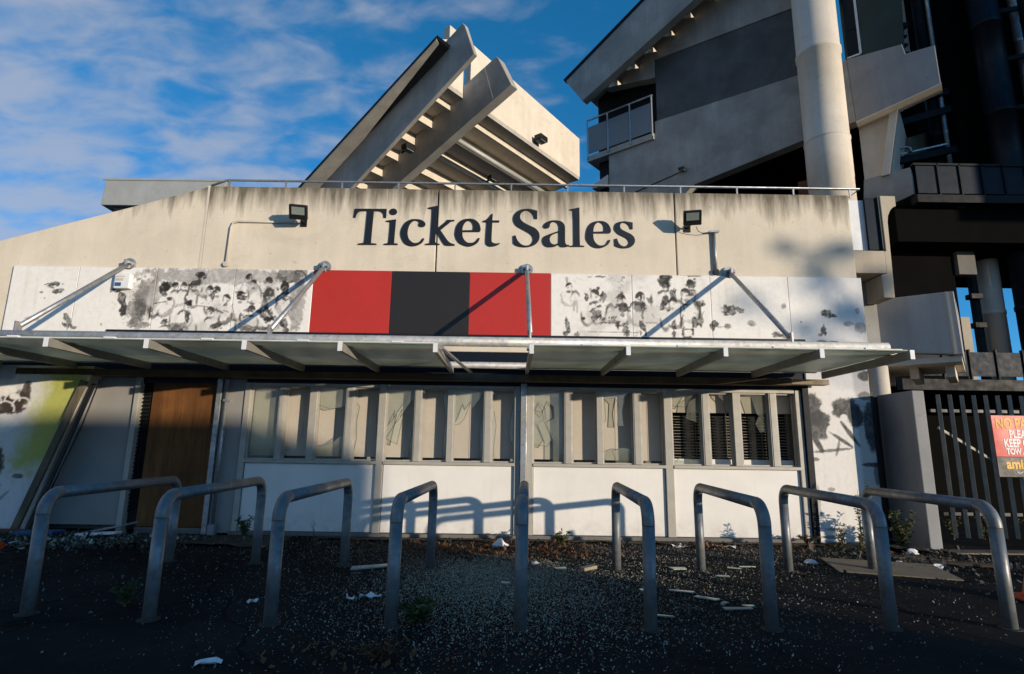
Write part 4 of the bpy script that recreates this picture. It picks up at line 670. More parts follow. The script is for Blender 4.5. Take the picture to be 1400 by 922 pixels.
MB().tube([(-9.9, -2.0, 2.80), (5.03, -2.0, 2.80)], 0.066, 20).build('front_pipe', 'pipe', Cn)
MB().tube([(-9.9, -0.22, 2.74), (5.0, -0.22, 2.74)], 0.055, 16).build('rear_pipe', 'pipe', Cn)
for x0, x1 in ((-9.9, -1.0), (0.28, 5.0)): B(x0, x1, -2.33, -2.305, 2.713, 2.722).build('front_flashing', 'cap', Cn)
B(-8.05, 4.55, -0.30, -0.12, 2.475, 2.583).build('wall_beam', 'timber_x', Cn, bevel=0.004)
B(4.552, 5.16, -0.30, -0.12, 2.49, 2.575).build('beam_end', 'beamwood', Cn, bevel=0.004)
MB().bar((-0.90, -2.25, 2.66), (-0.66, -0.4, 2.60), 0.05, 0.02).build('bent_strip', 'galv', Cn, label='loose bent glazing strip in the gap')
for x in (-6.65, -3.26, 0.24, 3.75):
    s_ = MB().tube([(x, -0.10, 4.415), (x, -1.97, 2.93)], 0.036, 14).build('strut', 'galv', Cn)
    MB().tube([(x, -0.02, 4.45), (x, -0.045, 4.45)], 0.105, 24).build('wall_plate', 'galv', s_)
    B(x - 0.018, x + 0.018, -0.16, -0.03, 4.36, 4.50).build('clevis', 'galv', s_, bevel=0.005)
    MB().tube([(x - 0.06, -0.10, 4.43), (x + 0.06, -0.10, 4.43)], 0.016, 10).build('pin', 'blackm', s_)
    B(x - 0.014, x + 0.014, -2.04, -1.93, 2.85, 2.99).build('clevis', 'galv', s_, bevel=0.004)

# ------------------------------------------------------------------ roof rail and duct
Rl = thing('roof_handrail', 'thin grey handrail along the top edge of the concrete wall', 'railing', (0.4, 0.1, 5.94))
MB().tube([(-5.50, 0.08, 5.97), (-5.2, 0.09, 6.10), (6.25, 0.09, 6.10), (6.02, 0.35, 5.92)], 0.02, 10).build('top_rail', 'galv', Rl)
for x in np.arange(-5.15, 6.2, 1.02):
    B(x - .012, x + .012, 0.078, 0.102, 5.93, 6.09).build('rail_post', 'galv', Rl)
Du = thing('roof_duct', 'flat galvanised metal duct on the roof above the sloping wall', 'duct', (-7.4, 1.6, 6.2))
MB().prism([(-8.51, 1.5, 6.21), (-6.2, 1.5, 6.21), (-5.95, 1.5, 6.78), (-8.47, 1.5, 6.77)], (0, 0.7, 0)).build('duct_body', 'ductm', Du, bevel=0.01)
B(-8.3, -6.1, 1.6, 2.1, 5.5, 6.215).build('duct_support', 'blackm', Du)
MB().prism([(-8.53, 1.48, 6.755), (-5.9, 1.48, 6.765), (-5.9, 1.48, 6.80), (-8.53, 1.48, 6.79)], (0, 0.02, 0)).build('duct_flange', 'ductm', Du)

# ------------------------------------------------------------------ wall floodlights, conduits, alarm box
def floodlight(x, side, label, z=5.37, grp='floodlights on the ticket office wall'):
    F_ = thing('floodlight', label, 'floodlight', (x, 0, z), grp)
    R = Matrix.Rotation(math.radians(34), 3, 'X')              # head hangs forward, lens tilted down
    Rz = Matrix.Rotation(math.radians(12 * side), 3, 'Z'); Q = Rz @ R
    c = Vector((x, -0.30, z - 0.03)); X_, Y_, Z_ = Q @ Vector((1, 0, 0)), Q @ Vector((0, 1, 0)), Q @ Vector((0, 0, 1))
    MB().obox(c, X_ * .150, Y_ * .045, Z_ * .125).build('housing', 'blackm', F_, bevel=0.012)
    MB().obox(c - Y_ * .049 + Z_ * .03, X_ * .105, Y_ * .006, Z_ * .065).build('lens', 'lens', F_)
    for i in range(5): MB().obox(c + Y_ * .06 + X_ * (-.1 + .05 * i), X_ * .006, Y_ * .02, Z_ * .10).build('cooling_fin', 'blackm', F_)
    MB().bar(c + Y_ * .04 - Z_ * .06, (x, -0.01, z - .12), 0.035, 0.03).build('arm', 'blackm', F_)
    B(x - .05, x + .05, -0.025, -0.001, z - .18, z - .06).build('wall_plate', 'blackm', F_)
floodlight(-3.70, 1, 'black floodlight on the wall left of the lettering')
floodlight(3.07, -1, 'black floodlight on the wall right of the lettering')
c1 = thing('conduit', 'pale bent conduit running left from the left floodlight and down the wall', 'conduit', (-4.97, -0.02, 4.5))
MB().tube([(-3.85, -0.03, 5.265), (-4.85, -0.03, 5.265), (-4.94, -0.03, 5.24), (-4.97, -0.03, 5.15), (-4.985, -0.03, 4.50)], 0.017, 10).build('conduit_pipe', 'plastic', c1)
MB().tube([(-4.985, -0.001, 4.475), (-4.985, -0.05, 4.475)], 0.045, 14).build('junction_box', 'plastic', c1)
c2 = thing('conduit', 'straight grey conduit beside the right floodlight', 'conduit', (3.52, -0.02, 4.46))
MB().tube([(3.525, -0.035, 4.48), (3.525, -0.035, 5.17)], 0.026, 10).build('conduit_pipe', 'galv', c2)
MB().bar((3.43, -0.05, 5.185), (3.61, -0.05, 5.20), 0.07, 0.035).build('bracket', 'galv', c2)
MB().tube([(3.525, -0.001, 4.46), (3.525, -0.06, 4.46)], 0.05, 14).build('junction_box', 'blackm', c2)
MB().tube([(3.16, -0.20, 5.22), (3.22, -0.12, 5.17), (3.32, -0.06, 5.15), (3.44, -0.05, 5.18)], 0.006, 6).build('lamp_cable', 'blackm', c2)
ab = thing('alarm_box', 'small white alarm box with a blue label on the banner', 'alarm', (-6.66, -0.05, 4.0))
B(-6.79, -6.53, -0.15, -0.046, 3.985, 4.245).build('box_body', 'cap', ab, bevel=0.012)
B(-6.77, -6.665, -0.153, -0.15, 4.02, 4.085).build('blue_label', 'blue', ab)
B(-6.77, -6.63, -0.153, -0.15, 4.115, 4.16).build('label_band', 'plastic', ab)
B(-6.77, -6.61, -0.153, -0.15, 4.18, 4.20).build('label_band', 'plastic', ab)

# ================================================================== left grandstand
a_ = math.radians(38.5)
D1 = Vector((math.sin(a_), math.cos(a_), 0)); V1 = Vector((math.cos(a_), -math.sin(a_), 0))
def UV(u, v, z, d=D1, w=V1): return d * u + w * v + Vector((0, 0, z))
GS = thing('grandstand', 'raked concrete grandstand seen from behind with two sloping beams and stepped terrace soffits', 'grandstand', tuple(UV(3.3, -3.6, 5.55)))
MB().prism([UV(1.66, -3.73, 11.78), UV(1.66, -3.07, 12.04), UV(1.66, -2.99, 11.93), UV(1.66, -2.64, 10.96), UV(1.66, -10.98, 7.08), UV(1.66, -12.02, 7.88)], D1 * 0.12).build('raking_beam', 'conc_raker', GS, bevel=0.015)
MB().prism([UV(3.14, -3.86, 11.82), UV(3.14, -3.19, 12.04), UV(3.14, -3.11, 11.93), UV(3.14, -2.64, 10.94), UV(3.14, -10.98, 8.04), UV(3.14, -12.02, 9.08)], D1 * 0.28).build('raking_beam', 'conc_raker', GS, bevel=0.015)
MB().prism([UV(3.13, -3.63, 11.87), UV(3.13, -3.61, 11.88), UV(3.13, -3.27, 10.78), UV(3.13, -3.29, 10.77)], D1 * 0.004).build('beam_joint', 'conc_pale', GS)
MB().prism([UV(1.18, -3.51, 11.46), UV(1.18, -10.82, 8.48), UV(1.65, -10.82, 8.44), UV(1.65, -3.70, 11.50)], (0, 0, .056)).build('edge_coping', 'conc_raker', GS)
MB().prism([UV(1.16, -3.46, 11.56), UV(1.16, -3.51, 11.50), UV(1.16, -10.82, 8.53), UV(1.16, -10.82, 8.60)], D1 * 0.48).build('coping_flashing', 'darksteel', GS)
MB().prism([UV(1.79, -4.42, 11.37), UV(1.79, -4.42, 12.08), UV(2.51, -4.42, 12.08), UV(2.51, -4.42, 11.37)], -V1 * .24).build('fascia_wall', 'conc_pale', GS, bevel=0.01)
MB().prism([UV(2.52, -4.42, 11.37), UV(2.52, -4.42, 13.24), UV(3.13, -4.42, 13.22), UV(3.13, -4.42, 11.37)], -V1 * .24).build('fascia_wall', 'conc_pale', GS, bevel=0.01)
MB().prism([UV(3.43, -4.42, 11.37), UV(3.43, -4.42, 13.22), UV(9.48, -4.42, 12.94), UV(9.48, -4.42, 11.37)], -V1 * .24).build('fascia_wall', 'conc_pale', GS, bevel=0.01)
MB().prism([UV(2.12, -4.42, 12.08), UV(2.12, -4.42, 12.52), UV(2.51, -4.42, 12.76), UV(2.51, -4.42, 12.08)], -V1 * .24).build('fascia_wall', 'conc_pale', GS)
for u0, ln in ((1.79, 1.34), (3.43, 6.0)):
    MB().prism([UV(u0, -4.42, 11.24), UV(u0, -4.42, 11.364), UV(u0, -4.914, 11.364), UV(u0, -4.914, 11.24)], D1 * ln).build('top_walkway_slab', 'conc', GS)
    for i in range(9):
        v0 = -4.914 - 0.74 * i; z = 11.16 - 0.296 * i
        MB().prism([UV(u0, v0, z + .27), UV(u0, v0, z - .11), UV(u0, v0 - .11, z - .11), UV(u0, v0 - .11, z - .02), UV(u0, v0 - .74, z - .065), UV(u0, v0 - .74, z + .08), UV(u0, v0 - .10, z + .11), UV(u0, v0 - .10, z + .27)], D1 * ln).build('terrace_unit', 'conc_pale', GS)
for u, t in ((1.67, .10), (3.16, .25)):
    MB().prism([UV(u, -9.54, 0), UV(u, -8.74, 0), UV(u, -8.74, 8.4), UV(u, -9.54, 8.1)], D1 * t).build('support_column', 'conc', GS)
MB().tube([UV(3.48, -5.38, 10.64), UV(8.9, -5.38, 10.64)], 0.08, 12).build('drain_pipe', 'ductm', GS)
def stand_lamp(p, X_, Y_, label, s=1.0):
    F_ = thing('stand_floodlight', label, 'floodlight', tuple(p), 'floodlights on the stands')
    p = Vector(p); Z_ = Vector((0, 0, 1))
    MB().obox(p, X_ * .20 * s, Y_ * .14 * s, Z_ * .09 * s).build('housing', 'blackm', F_, bevel=0.015)
    MB().obox(p - Z_ * .10 * s, X_ * .16 * s, Y_ * .11 * s, Z_ * .012).build('lens', 'lens', F_)
    MB().bar(p - Y_ * .12 * s, p - Y_ * .35 * s - Z_ * .05, .05, .05).build('arm', 'blackm', F_)
stand_lamp(UV(6.67, -4.19, 11.54), D1, V1, 'black floodlight on the sunlit fascia of the grandstand', 1.0)
stand_lamp(UV(2.51, -5.94, 9.92), D1, V1, 'black floodlight hanging between the two sloping grandstand beams', .85)
stand_lamp(UV(5.71, -5.46, 10.12), D1, V1, 'small dark floodlight under the terrace soffits', .75)

# ================================================================== right stand
b_ = math.radians(39.5)
D2 = Vector((math.sin(b_), math.cos(b_), 0)); V2 = Vector((math.cos(b_), -math.sin(b_), 0))
def UR(u, v, z): return UV(u, v, z, D2, V2)
RS = thing('corner_stand', 'tall concrete corner stand with a dark band, round column and balcony', 'grandstand', tuple(UR(11.5, 2, 0)))
u = 11.45; r = 10.25
MB().prism([UR(u, -4.53, 9.0), UR(u, -2.6, 9.6), UR(u, -1.07, 10.81), UR(u, 2.93, 11.30), UR(u, 4.05, 11.36), UR(u, 3.98, 13.52), UR(u, 2.9, 13.58), UR(u, -2.47, 13.85), UR(u, -2.47, 13.36), UR(u, -3.46, 13.47), UR(u, -4.49, 13.49)], D2 * .4).build('lower_wall', 'conc_wall', RS, bevel=0.015)
MB().prism([UR(u + .05, -2.40, 13.87), UR(u + .05, 3.4, 13.58), UR(u + .05, 3.4, 16.06), UR(u + .05, -2.37, 16.48)], D2 * .3).build('dark_band', 'conc_dark', RS)
MB().prism([UR(u, -2.40, 16.49), UR(u, 4.0, 16.03), UR(u, 4.0, 21.5), UR(u, 2.6, 21.5), UR(u, -4.7, 17.3), UR(u, -4.62, 16.2), UR(u, -3.4, 15.95), UR(u, -2.40, 15.72)], D2 * .4).build('upper_wall', 'conc_wall', RS, bevel=0.01)
MB().prism([UR(r, -5.80, 16.42), UR(r, -4.97, 15.13), UR(r, 5.5, 19.75), UR(r, 5.5, 22.25)], D2 * .35).build('raking_beam', 'conc_wall', RS, bevel=0.02)
MB().prism([UR(r - .04, -5.86, 16.45), UR(r - .04, -5.80, 16.34), UR(r - .04, 5.5, 22.20), UR(r - .04, 5.5, 22.32)], D2 * .2).build('beam_flashing', 'darksteel', RS)
MB().prism([UR(r + .36, -5.70, 16.38), UR(r + .36, -5.50, 16.15), UR(r + .36, 5.5, 21.6), UR(r + .36, 5.5, 22.1)], D2 * 3.5).build('roof_slab', 'conc', RS)
for v, z in ((-0.8, 16.97), (-1.57, 16.6), (-2.34, 16.25), (-3.12, 15.88), (-3.91, 15.49), (-.03, 17.34), (.74, 17.7)):
    MB().prism([UR(r + .355, v - .05, z + .55), UR(r + .355, v - .05, z), UR(r + 1.19, v - .05, z + .55)], V2 * .12).build('bracket_fin', 'conc_pale', RS)
MB().prism([UR(u + .6, -5.3, 13.3), UR(u + .6, -2.4, 13.3), UR(u + .6, -2.4, 17.0), UR(u + .6, -4.9, 16.9), UR(u + .6, -5.3, 16.2)], D2 * .2).build('balcony_recess', 'dark', RS)
MB().prism([UR(u - .1, -5.45, 13.10), UR(u - .1, -2.50, 13.10), UR(u - .1, -2.50, 13.34), UR(u - .1, -5.45, 13.34)], D2 * 1.2).build('balcony_slab', 'conc', RS)
for v in (-5.42, -4.46, -3.46, -2.52):
    MB().bar(UR(u - .12, v, 13.2), UR(u - .12, v, 14.92), .05, .05).build('balustrade_post', 'galv', RS)
for v0, v1 in ((-5.37, -4.50), (-4.42, -3.50), (-3.42, -2.56)):
    MB().prism([UR(u - .13, v0, 13.40), UR(u - .13, v1, 13.40), UR(u - .13, v1, 14.62), UR(u - .13, v0, 14.62)], D2 * .012).build('glass_panel', 'bal', RS)
MB().bar(UR(u - .12, -5.46, 14.95), UR(u - .12, -2.48, 14.92), .05, .06).build('balustrade_rail', 'galv', RS)
MB().prism([UR(u, -5.3, 11.9), UR(u, -4.55, 11.9), UR(u, -4.55, 12.3), UR(u, -5.3, 12.05)], D2 * .6).build('bracket_ledge', 'conc_pale', RS)
MB().prism([UR(u + .3, -5.1, 9.0), UR(u + .3, -4.5, 9.0), UR(u + .3, -4.5, 13.2), UR(u + .3, -5.1, 13.2)], D2 * .6).build('service_recess', 'darksteel', RS)
cp = []; rr = []
colc = Vector((9.30, 6.0, 0))
for z, q_ in ((0, .60), (9.25, .60), (9.26, .608), (10.42, .608), (10.43, .602), (10.46, .625), (10.50, .625), (10.52, .60), (13.32, .60), (13.34, .63), (13.46, .63), (13.48, .60), (24, .60)):
    cp.append(colc + Vector((0, 0, z))); rr.append(q_)
MB().tube(cp, rr, 48).build('round_column', 'conc_pale', RS)
MB().prism([UR(u, 4.055, 11.37), UR(u, 6.17, 11.77), UR(u, 6.16, 12.97), UR(u, 5.47, 13.02), UR(u, 5.41, 13.37), UR(u, 3.985, 13.52)], D2 * .5).build('balcony_beam', 'conc_grey', RS, bevel=0.015)
MB().prism([UR(u + .01, 4.05, 11.31), UR(u + .01, 6.19, 11.71), UR(u + .01, 6.19, 11.765), UR(u + .01, 4.05, 11.365)], D2 * .5).build('beam_edge', 'conc_pale', RS)
MB().prism([UR(u + .5, 3.9, 13.3), UR(u + .5, 5.43, 13.3), UR(u + .5, 5.62, 17.0), UR(u + .5, 3.9, 17.0)], D2 * .2).build('green_cladding', 'greencl', RS)
for z0_, z1_ in ((13.88, 14.75), (14.80, 17.0)):
    MB().prism([UR(u + .47, 3.98, z0_), UR(u + .47, 4.29, z0_), UR(u + .47, 4.29, z1_), UR(u + .47, 3.98, z1_)], D2 * .02).build('window_glass', 'blueglass', RS)
MB().bar(UR(u + .46, 4.33, 13.84), UR(u + .46, 4.33, 17), .05, .05).build('window_frame', 'cap', RS)
MB().bar(UR(u + .46, 3.96, 13.84), UR(u + .46, 4.33, 13.84), .05, .05).build('window_frame', 'cap', RS)
MB().prism([UR(u + .51, 4.05, 9.3), UR(u + .51, 4.70, 9.3), UR(u + .51, 5.12, 11.70), UR(u + .51, 4.05, 11.45)], D2 * 2.2).build('bracket_wall', 'conc_pale', RS)
MB().prism([UR(u + .32, 4.50, 9.55), UR(u + .32, 4.70, 9.55), UR(u + .32, 5.12, 11.62), UR(u + .32, 4.90, 11.58)], D2 * .18).build('bracket_rib', 'conc_pale', RS)
MB().prism([UR(u + .4, 3.9, 8.2), UR(u + .4, 4.72, 8.64), UR(u + .4, 5.23, 8.80), UR(u + .4, 5.22, 9.64), UR(u + .4, 4.04, 9.60)], D2 * .6).build('ledge_block', 'conc_wall', RS, bevel=0.015)
MB().prism([UR(u + 3.0, -4.8, 0), UR(u + 3.0, 4.3, 0), UR(u + 3.0, 4.3, 12.0), UR(u + 3.0, -4.8, 13.0)], D2 * .4).build('undercroft_wall', 'undershade', RS)
MB().prism([UR(u + .41, -4.4, 11.9), UR(u + .41, 3.95, 11.6), UR(u + .41, 3.95, 11.8), UR(u + .41, -4.4, 12.1)], D2 * 2.6).build('undercroft_soffit', 'undershade', RS)
MB().prism([UR(u + .9, 2.12, 8.0), UR(u + .9, 3.4, 8.0), UR(u + .9, 3.4, 10.25), UR(u + .9, 2.12, 10.3)], D2 * .2).build('brown_panel', 'rustbrown', RS)
stand_lamp(UR(11.30, -1.42, 11.48), V2, -D2, 'tiny black lamp on the shaded wall of the corner stand', .6)
MB().tube([UR(u - .02, -4.3, 11.05), UR(u - .02, -1.5, 11.45)], .018, 6).build('wall_cable', 'blackm', RS)

# ================================================================== stair block at the right end of the ticket office
SB = thing('stair_block', 'sunlit concrete stair block with curved bracket beside the ticket office', 'building', (7.0, 1.2, 0))
B(6.02, 6.62, 0.55, 0.60, 5.11, 6.10).build('metal_panel', 'cap', SB)
B(6.58, 6.80, 0.48, 0.53, 5.10, 6.12).build('glazing', 'blueglass', SB)
B(6.80, 6.83, 0.44, 0.60, 5.10, 6.14).build('glazing_edge', 'greencl', SB)
pts = [(6.70, 4.17), (6.90, 4.17), (6.93, 5.62), (6.95, 5.74), (7.0, 5.85), (7.06, 5.92), (7.12, 5.94), (7.12, 6.14), (6.77, 6.14), (6.80, 5.05)]
MB().prism([(6.835, .42, 5.05), (6.835, .42, 6.14)] + [(x, 0.42, z) for x, z in reversed(pts[1:8])] + [(6.70, .42, 4.17), (6.70, .42, 4.60), (6.80, .42, 4.62), (6.80, .42, 5.05)], (0, 0.5, 0)).build('concrete_frame', 'conc_stain', SB, bevel=0.01)
B(6.0, 6.79, 0.40, 0.95, 4.62, 5.05).build('concrete_beam', 'conc_stain', SB, bevel=0.012)
B(6.0, 6.9, 0.95, 1.1, 3.4, 5.0).build('back_wall', 'conc_wall', SB)
B(6.0, 6.7, 2.2, 2.4, 0, 6.0).build('rear_wall', 'conc_grey', SB)
u = 5.3
MB().prism([UR(u, 4.3, 3.35), UR(u, 5.90, 3.14), UR(u, 5.88, 4.29), UR(u, 5.76, 4.295), UR(u, 4.91, 4.31), UR(u, 4.3, 4.10)], D2 * .25).build('parapet', 'conc_block', SB, bevel=0.01, label='grey shaded concrete parapet')
MB().bar(UR(u - .012, 5.77, 4.295), UR(u - .012, 5.78, 3.15), .03, .02, -D2).build('parapet_edge', 'conc_pale', SB)
MB().prism([UR(u + .26, 5.89, 3.14), UR(u + 1.9, 5.89, 3.14), UR(u + 1.9, 5.89, 4.2), UR(u + .26, 5.89, 4.2)], V2 * -.2).build('parapet_return', 'conc_grey', SB)
MB().prism([UR(u + .1, 4.3, 3.03), UR(u + .1, 5.87, 3.03), UR(u + 1.9, 5.87, 3.03), UR(u + 1.9, 4.3, 3.03)], (0, 0, .1)).build('landing_slab', 'conc_pale', SB)
for v in (4.55, 5.05, 5.6):
    MB().prism([UR(u + .6, v, 2.82), UR(u + .6, v + .14, 2.82), UR(u + .6, v + .14, 3.03), UR(u + .6, v, 3.03)], D2 * 1.2).build('soffit_beam', 'conc_pale', SB)
cc = Vector((6.95, 1.2, 0))
MB().tube([cc, cc + Vector((0, 0, 3.03))], 0.165, 24).build('round_column', 'conc_pale', SB)

# ================================================================== dark steel frame structure at the far right
SF = thing('steel_frame_stand', 'dark steel frame of a stand with tall round columns at the right edge', 'grandstand', (14, 6, 0))
def scol(px, Y, r, z0, z1, mt, nm='steel_column'):
    P = []; R = []
    for z in [z0] + [z for z in np.arange(2.5, z1, 3.0) if z > z0] + [z1]:
        if z not in (z0, z1): P += [z - .06, z - .055, z + .055, z + .06]; R += [r, r * 1.06, r * 1.06, r]
        else: P.append(z); R.append(r)
    MB().tube([(px, Y, z) for z in P], R, 20).build(nm, mt, SF)
scol(14.62, 6.0, 0.38, 0, 21, 'bluesteel_shade')
scol(15.6, 5.6, 0.20, 0, 21, 'darksteel')
scol(16.2, 6.6, 0.14, 0, 21, 'galv', 'service_pipe')
scol(14.12, 6.7, 0.27, 3.0, 8.6, 'conc_pale', 'pale_column')
B(13.50, 13.64, 6.55, 6.75, 3.0, 9.0).build('steel_post', 'darksteel', SF)
scol(13.72, 7.0, 0.07, 9.5, 22, 'galv', 'service_pipe')
scol(13.55, 7.2, 0.16, 9.5, 22, 'darksteel', 'steel_post')
scol(14.28, 7.0, 0.06, 9.5, 22, 'galv', 'service_pipe')
for z in (5.9, 5.05): MB().obox((13.35, 6.4, z), (.16, 0, 0), (0, .12, 0), (0, 0, .07)).build('small_lamp', 'darksteel', SF)
# upper mass, floors and dark walls
B(13.95, 24, 6.8, 9.0, 8.7, 22).build('dark_cladding', 'undershade', SF)
B(10.5, 20, 5.2, 9.5, 7.1, 8.1).build('floor_slab', 'undershade', SF)
B(12.62, 13.12, 5.9, 6.2, 6.42, 7.3).build('hanging_wall', 'plinth', SF)
B(9.8, 12.55, 6.0, 6.3, 0, 7.2).build('stained_wall', 'undershade', SF)
B(12.552, 12.80, 6.0, 6.3, 0, 5.2).build('stained_pier', 'conc_stain', SF)
for i in range(7):
    x = 11.0 + i * .60
    B(x, x + .55, 4.9, 4.93, 8.38, 9.18).build('dark_glass_panel', 'blueglass', SF)
    B(x + .555, x + .595, 4.86, 4.96, 8.3, 9.24).build('glass_mullion', 'darksteel', SF)
B(10.92, 15.4, 4.85, 5.1, 8.1, 8.32).build('glass_rail', 'darksteel', SF)
B(10.92, 15.4, 4.86, 4.98, 9.19, 9.25).build('glass_rail', 'darksteel', SF)
for i in range(9):
    x = 9.0 + i * .60
    B(x, x + .56, 3.0, 3.03, 3.12, 3.66).build('dark_glass_panel', 'blueglass', SF)
    B(x + .565, x + .595, 2.97, 3.05, 3.05, 3.72).build('glass_mullion', 'darksteel', SF)
B(8.6, 15, 2.95, 3.15, 2.8, 3.04).build('glass_rail', 'darksteel', SF)
B(8.6, 15, 3.16, 6.0, 2.85, 3.0).build('walkway_slab', 'undershade', SF)
B(8.0, 22, 5.4, 5.6, 0, 2.85).build('dark_wall', 'undershade', SF)
for z, dz in ((12.53, .34), (11.75, .5), (10.5, .35)):
    MB().bar((11.9, 7.2, z), (13.9, 6.9, z + dz), .12, .22).build('steel_beam', 'darksteel', SF)
MB().prism([(11.9, 7.6, 10.6), (13.6, 7.6, 10.95), (13.6, 7.6, 11.85), (11.9, 7.6, 11.3)], (0, .2, 0)).build('stair_soffit', 'conc_stain', SF)
MB().prism([(11.6, 8.0, 9.4), (13.6, 8.0, 9.4), (13.6, 8.0, 13.0), (11.6, 8.0, 12.4)], (0, .2, 0)).build('dark_wall', 'undershade', SF)
MB().tube([(11.9, 7.0, 10.80), (12.35, 6.9, 10.90), (12.45, 6.9, 10.86), (12.45, 6.9, 10.72)], .04, 8).build('handrail', 'galv', SF)
MB().bar((11.8, 7.05, 10.62), (13.6, 6.85, 11.0), .05, .05).build('handrail', 'galv', SF)
B(13.12, 13.42, 7.6, 8.0, 13.4, 20).build('stair_post', 'conc_pale', SF)
for i in range(7):
    B(12.80, 13.15, 7.3, 7.6, 13.6 + i * .32, 13.66 + i * .32).build('stair_tread', 'darksteel', SF)
B(12.70, 13.2, 7.25, 7.65, 15.55, 15.7).build('stair_landing', 'darksteel', SF)
for z in np.arange(3.2, 20, 1.7):
    MB().bar((14.7, 6.2, z), (19, 6.6, z + 1.2), .10, .14).build('brace', 'darksteel', SF)
# added block, out of the picture to the right, shaped to shade the steelwork
TW = thing('added_shade_block', 'tall unseen block added outside the picture to shade the steelwork at the right', 'tower', (31, -4, 0))
B(25.9, 43, -6, -1, 9.5, 28).build('shade_block_body', 'conc_grey', TW)
for x in (34, 38): B(x, x + 1.2, -5.5, -1.5, 0, 9.5).build('shade_block_leg', 'conc_grey', TW)
B(25.7, 43.2, -6.2, -0.8, 28, 28.4).build('shade_block_roof', 'conc_dark', TW)

# ================================================================== fence, gate, pier, sign, cone
tag(B(6.30, 6.49, -0.56, 0.32, 0, 2.39).build('concrete_pier', 'conc_grey', None, (6.33, -.25, 0), 0.012), 'grey concrete gate pier between the painted wall and the fence', 'pier')
Fn = thing('bar_fence', 'tall fence of narrow vertical galvanised bars right of the pier', 'fence', (8.6, 0.3, 0))
for x in np.arange(7.33, 11.2, 0.205):
    MB().obox((x, .28, 1.245 + random.uniform(-.008, .008)), (.022, -.020, 0), (.008, .009, 0), (0, 0, 1.175)).build('fence_bar', 'bars', Fn)
for z in (0.42, 2.12): B(7.2, 11.3, 0.305, 0.35, z, z + .05).build('fence_rail', 'blackm', Fn)
MB().bar((7.3, 0.33, 1.86), (8.9, 0.33, 0.85), .03, .04).build('fence_brace', 'bars', Fn)
B(6.95, 7.03, 0.25, 0.36, 0, 2.42).build('fence_post', 'galv', Fn)
Gt = thing('steel_gate', 'narrow black steel bar gate standing open beside the painted wall', 'gate', (6.25, 0.6, 0))
for x, y in ((6.03, .16), (6.10, .20), (6.175, .24), (6.25, .28), (6.33, .40), (6.42, .46)):
    B(x - .022, x + .022, y - .022, y + .022, 0.05, 2.36).build('gate_bar', 'blackm', Gt)
for z in (0.3, 1.9): MB().bar((6.03, .19, z), (6.44, .49, z), .03, .05).build('gate_rail', 'blackm', Gt)
B(6.0, 6.05, .02, .08, 0, 2.42).build('gate_post', 'blackm', Gt)
Sg = thing('no_parking_sign', 'red and black no parking sign fixed to the bar fence', 'sign', (8.8, 0.25, 1.05))
B(8.155, 9.42, 0.235, 0.25, 1.385, 2.075).build('red_board', 'signred', Sg, bevel=0.003)
B(8.155, 9.42, 0.235, 0.25, 1.055, 1.382).build('black_board', 'signblack', Sg, bevel=0.003)
def signtext(txt, x, z, size, m, sx=0.72, wt=0.006, nm='sign_text'):
    me = text_mesh(txt, size, 0.003, nm, m, wt, sx)
    o = bpy.data.objects.new(nm, me); COL.objects.link(o); o.parent = Sg
    o.location = (x - Sg.location.x, 0.2325 - Sg.location.y, z - Sg.location.z); o.rotation_euler = (math.pi / 2, 0, 0)
signtext('NO PARKING', 8.21, 1.862, 0.235, 'yellow', 0.74)
signtext('PLEASE', 8.42, 1.70, 0.185, 'signwhite', 0.70)
signtext('KEEP CLEAR', 8.31, 1.55, 0.185, 'signwhite', 0.70)
signtext('TOW AWAY', 8.335, 1.43, 0.135, 'signwhite', 0.74)
signtext('ami', 8.30, 1.195, 0.22, 'yellow', 0.9, 0.008)
signtext('st', 8.585, 1.195, 0.22, 'signwhite', 0.9, 0.006)
arc = MB().tube([(8.50 + .055 * math.cos(t), 0.2325, 1.165 + .045 * math.sin(t)) for t in np.linspace(math.pi * 1.1, math.pi * 1.9, 9)], 0.007, 6).build('smile_mark', 'signwhite', Sg)
Cq = thing('traffic_cone', 'orange traffic cone at the right edge of the picture', 'cone', (5.28, -3.5, 0))
B(5.06, 5.50, -3.72, -3.28, 0.0, 0.035).build('cone_base', 'orange', Cq, bevel=0.01)
MB().tube([(5.28, -3.5, .035), (5.28, -3.5, .06), (5.28, -3.5, .30), (5.28, -3.5, .48), (5.28, -3.5, .70)], [.165, .155, .105, .068, .025], 28).build('cone_body', 'orange', Cq)
MB().tube([(5.28, -3.5, .34), (5.28, -3.5, .47)], [.099, .073], 28, False).build('reflective_band', 'signwhite', Cq)

# ================================================================== hoops
HOOP = [((-3.98, -4.42), (-4.14, -2.14)), ((-2.91, -4.52), (-3.05, -2.20)), ((-1.90, -4.59), (-1.96, -2.33)), ((-0.93, -4.62), (-0.93, -2.38)), ((0.10, -4.63), (0.17, -2.39)),
        ((1.14, -4.60), (1.28, -2.38)), ((2.13, -4.54), (2.30, -2.35)), ((3.13, -4.48), (3.38, -2.20)), ((4.16, -4.42), (4.44, -2.12))]
LEN, HH, RB, RT = 2.27, 0.968, 0.17, 0.0525
leg = MB().tube([(0, 0, -.02), (0, 0, HH - RB)], RT, 20).mesh('leg', 'hoop')
elb = MB().tube([(0, 0, HH - RB - .003)] + [(0, RB - RB * math.cos(t), HH - RB + RB * math.sin(t)) for t in np.linspace(0, math.pi / 2, 9)] + [(0, RB + .003, HH)], RT + 0.0009, 20).mesh('elbow', 'hoop')
rail = MB().tube([(0, RB, HH), (0, LEN - RB, HH)], RT, 20).mesh('top_rail', 'hoop')
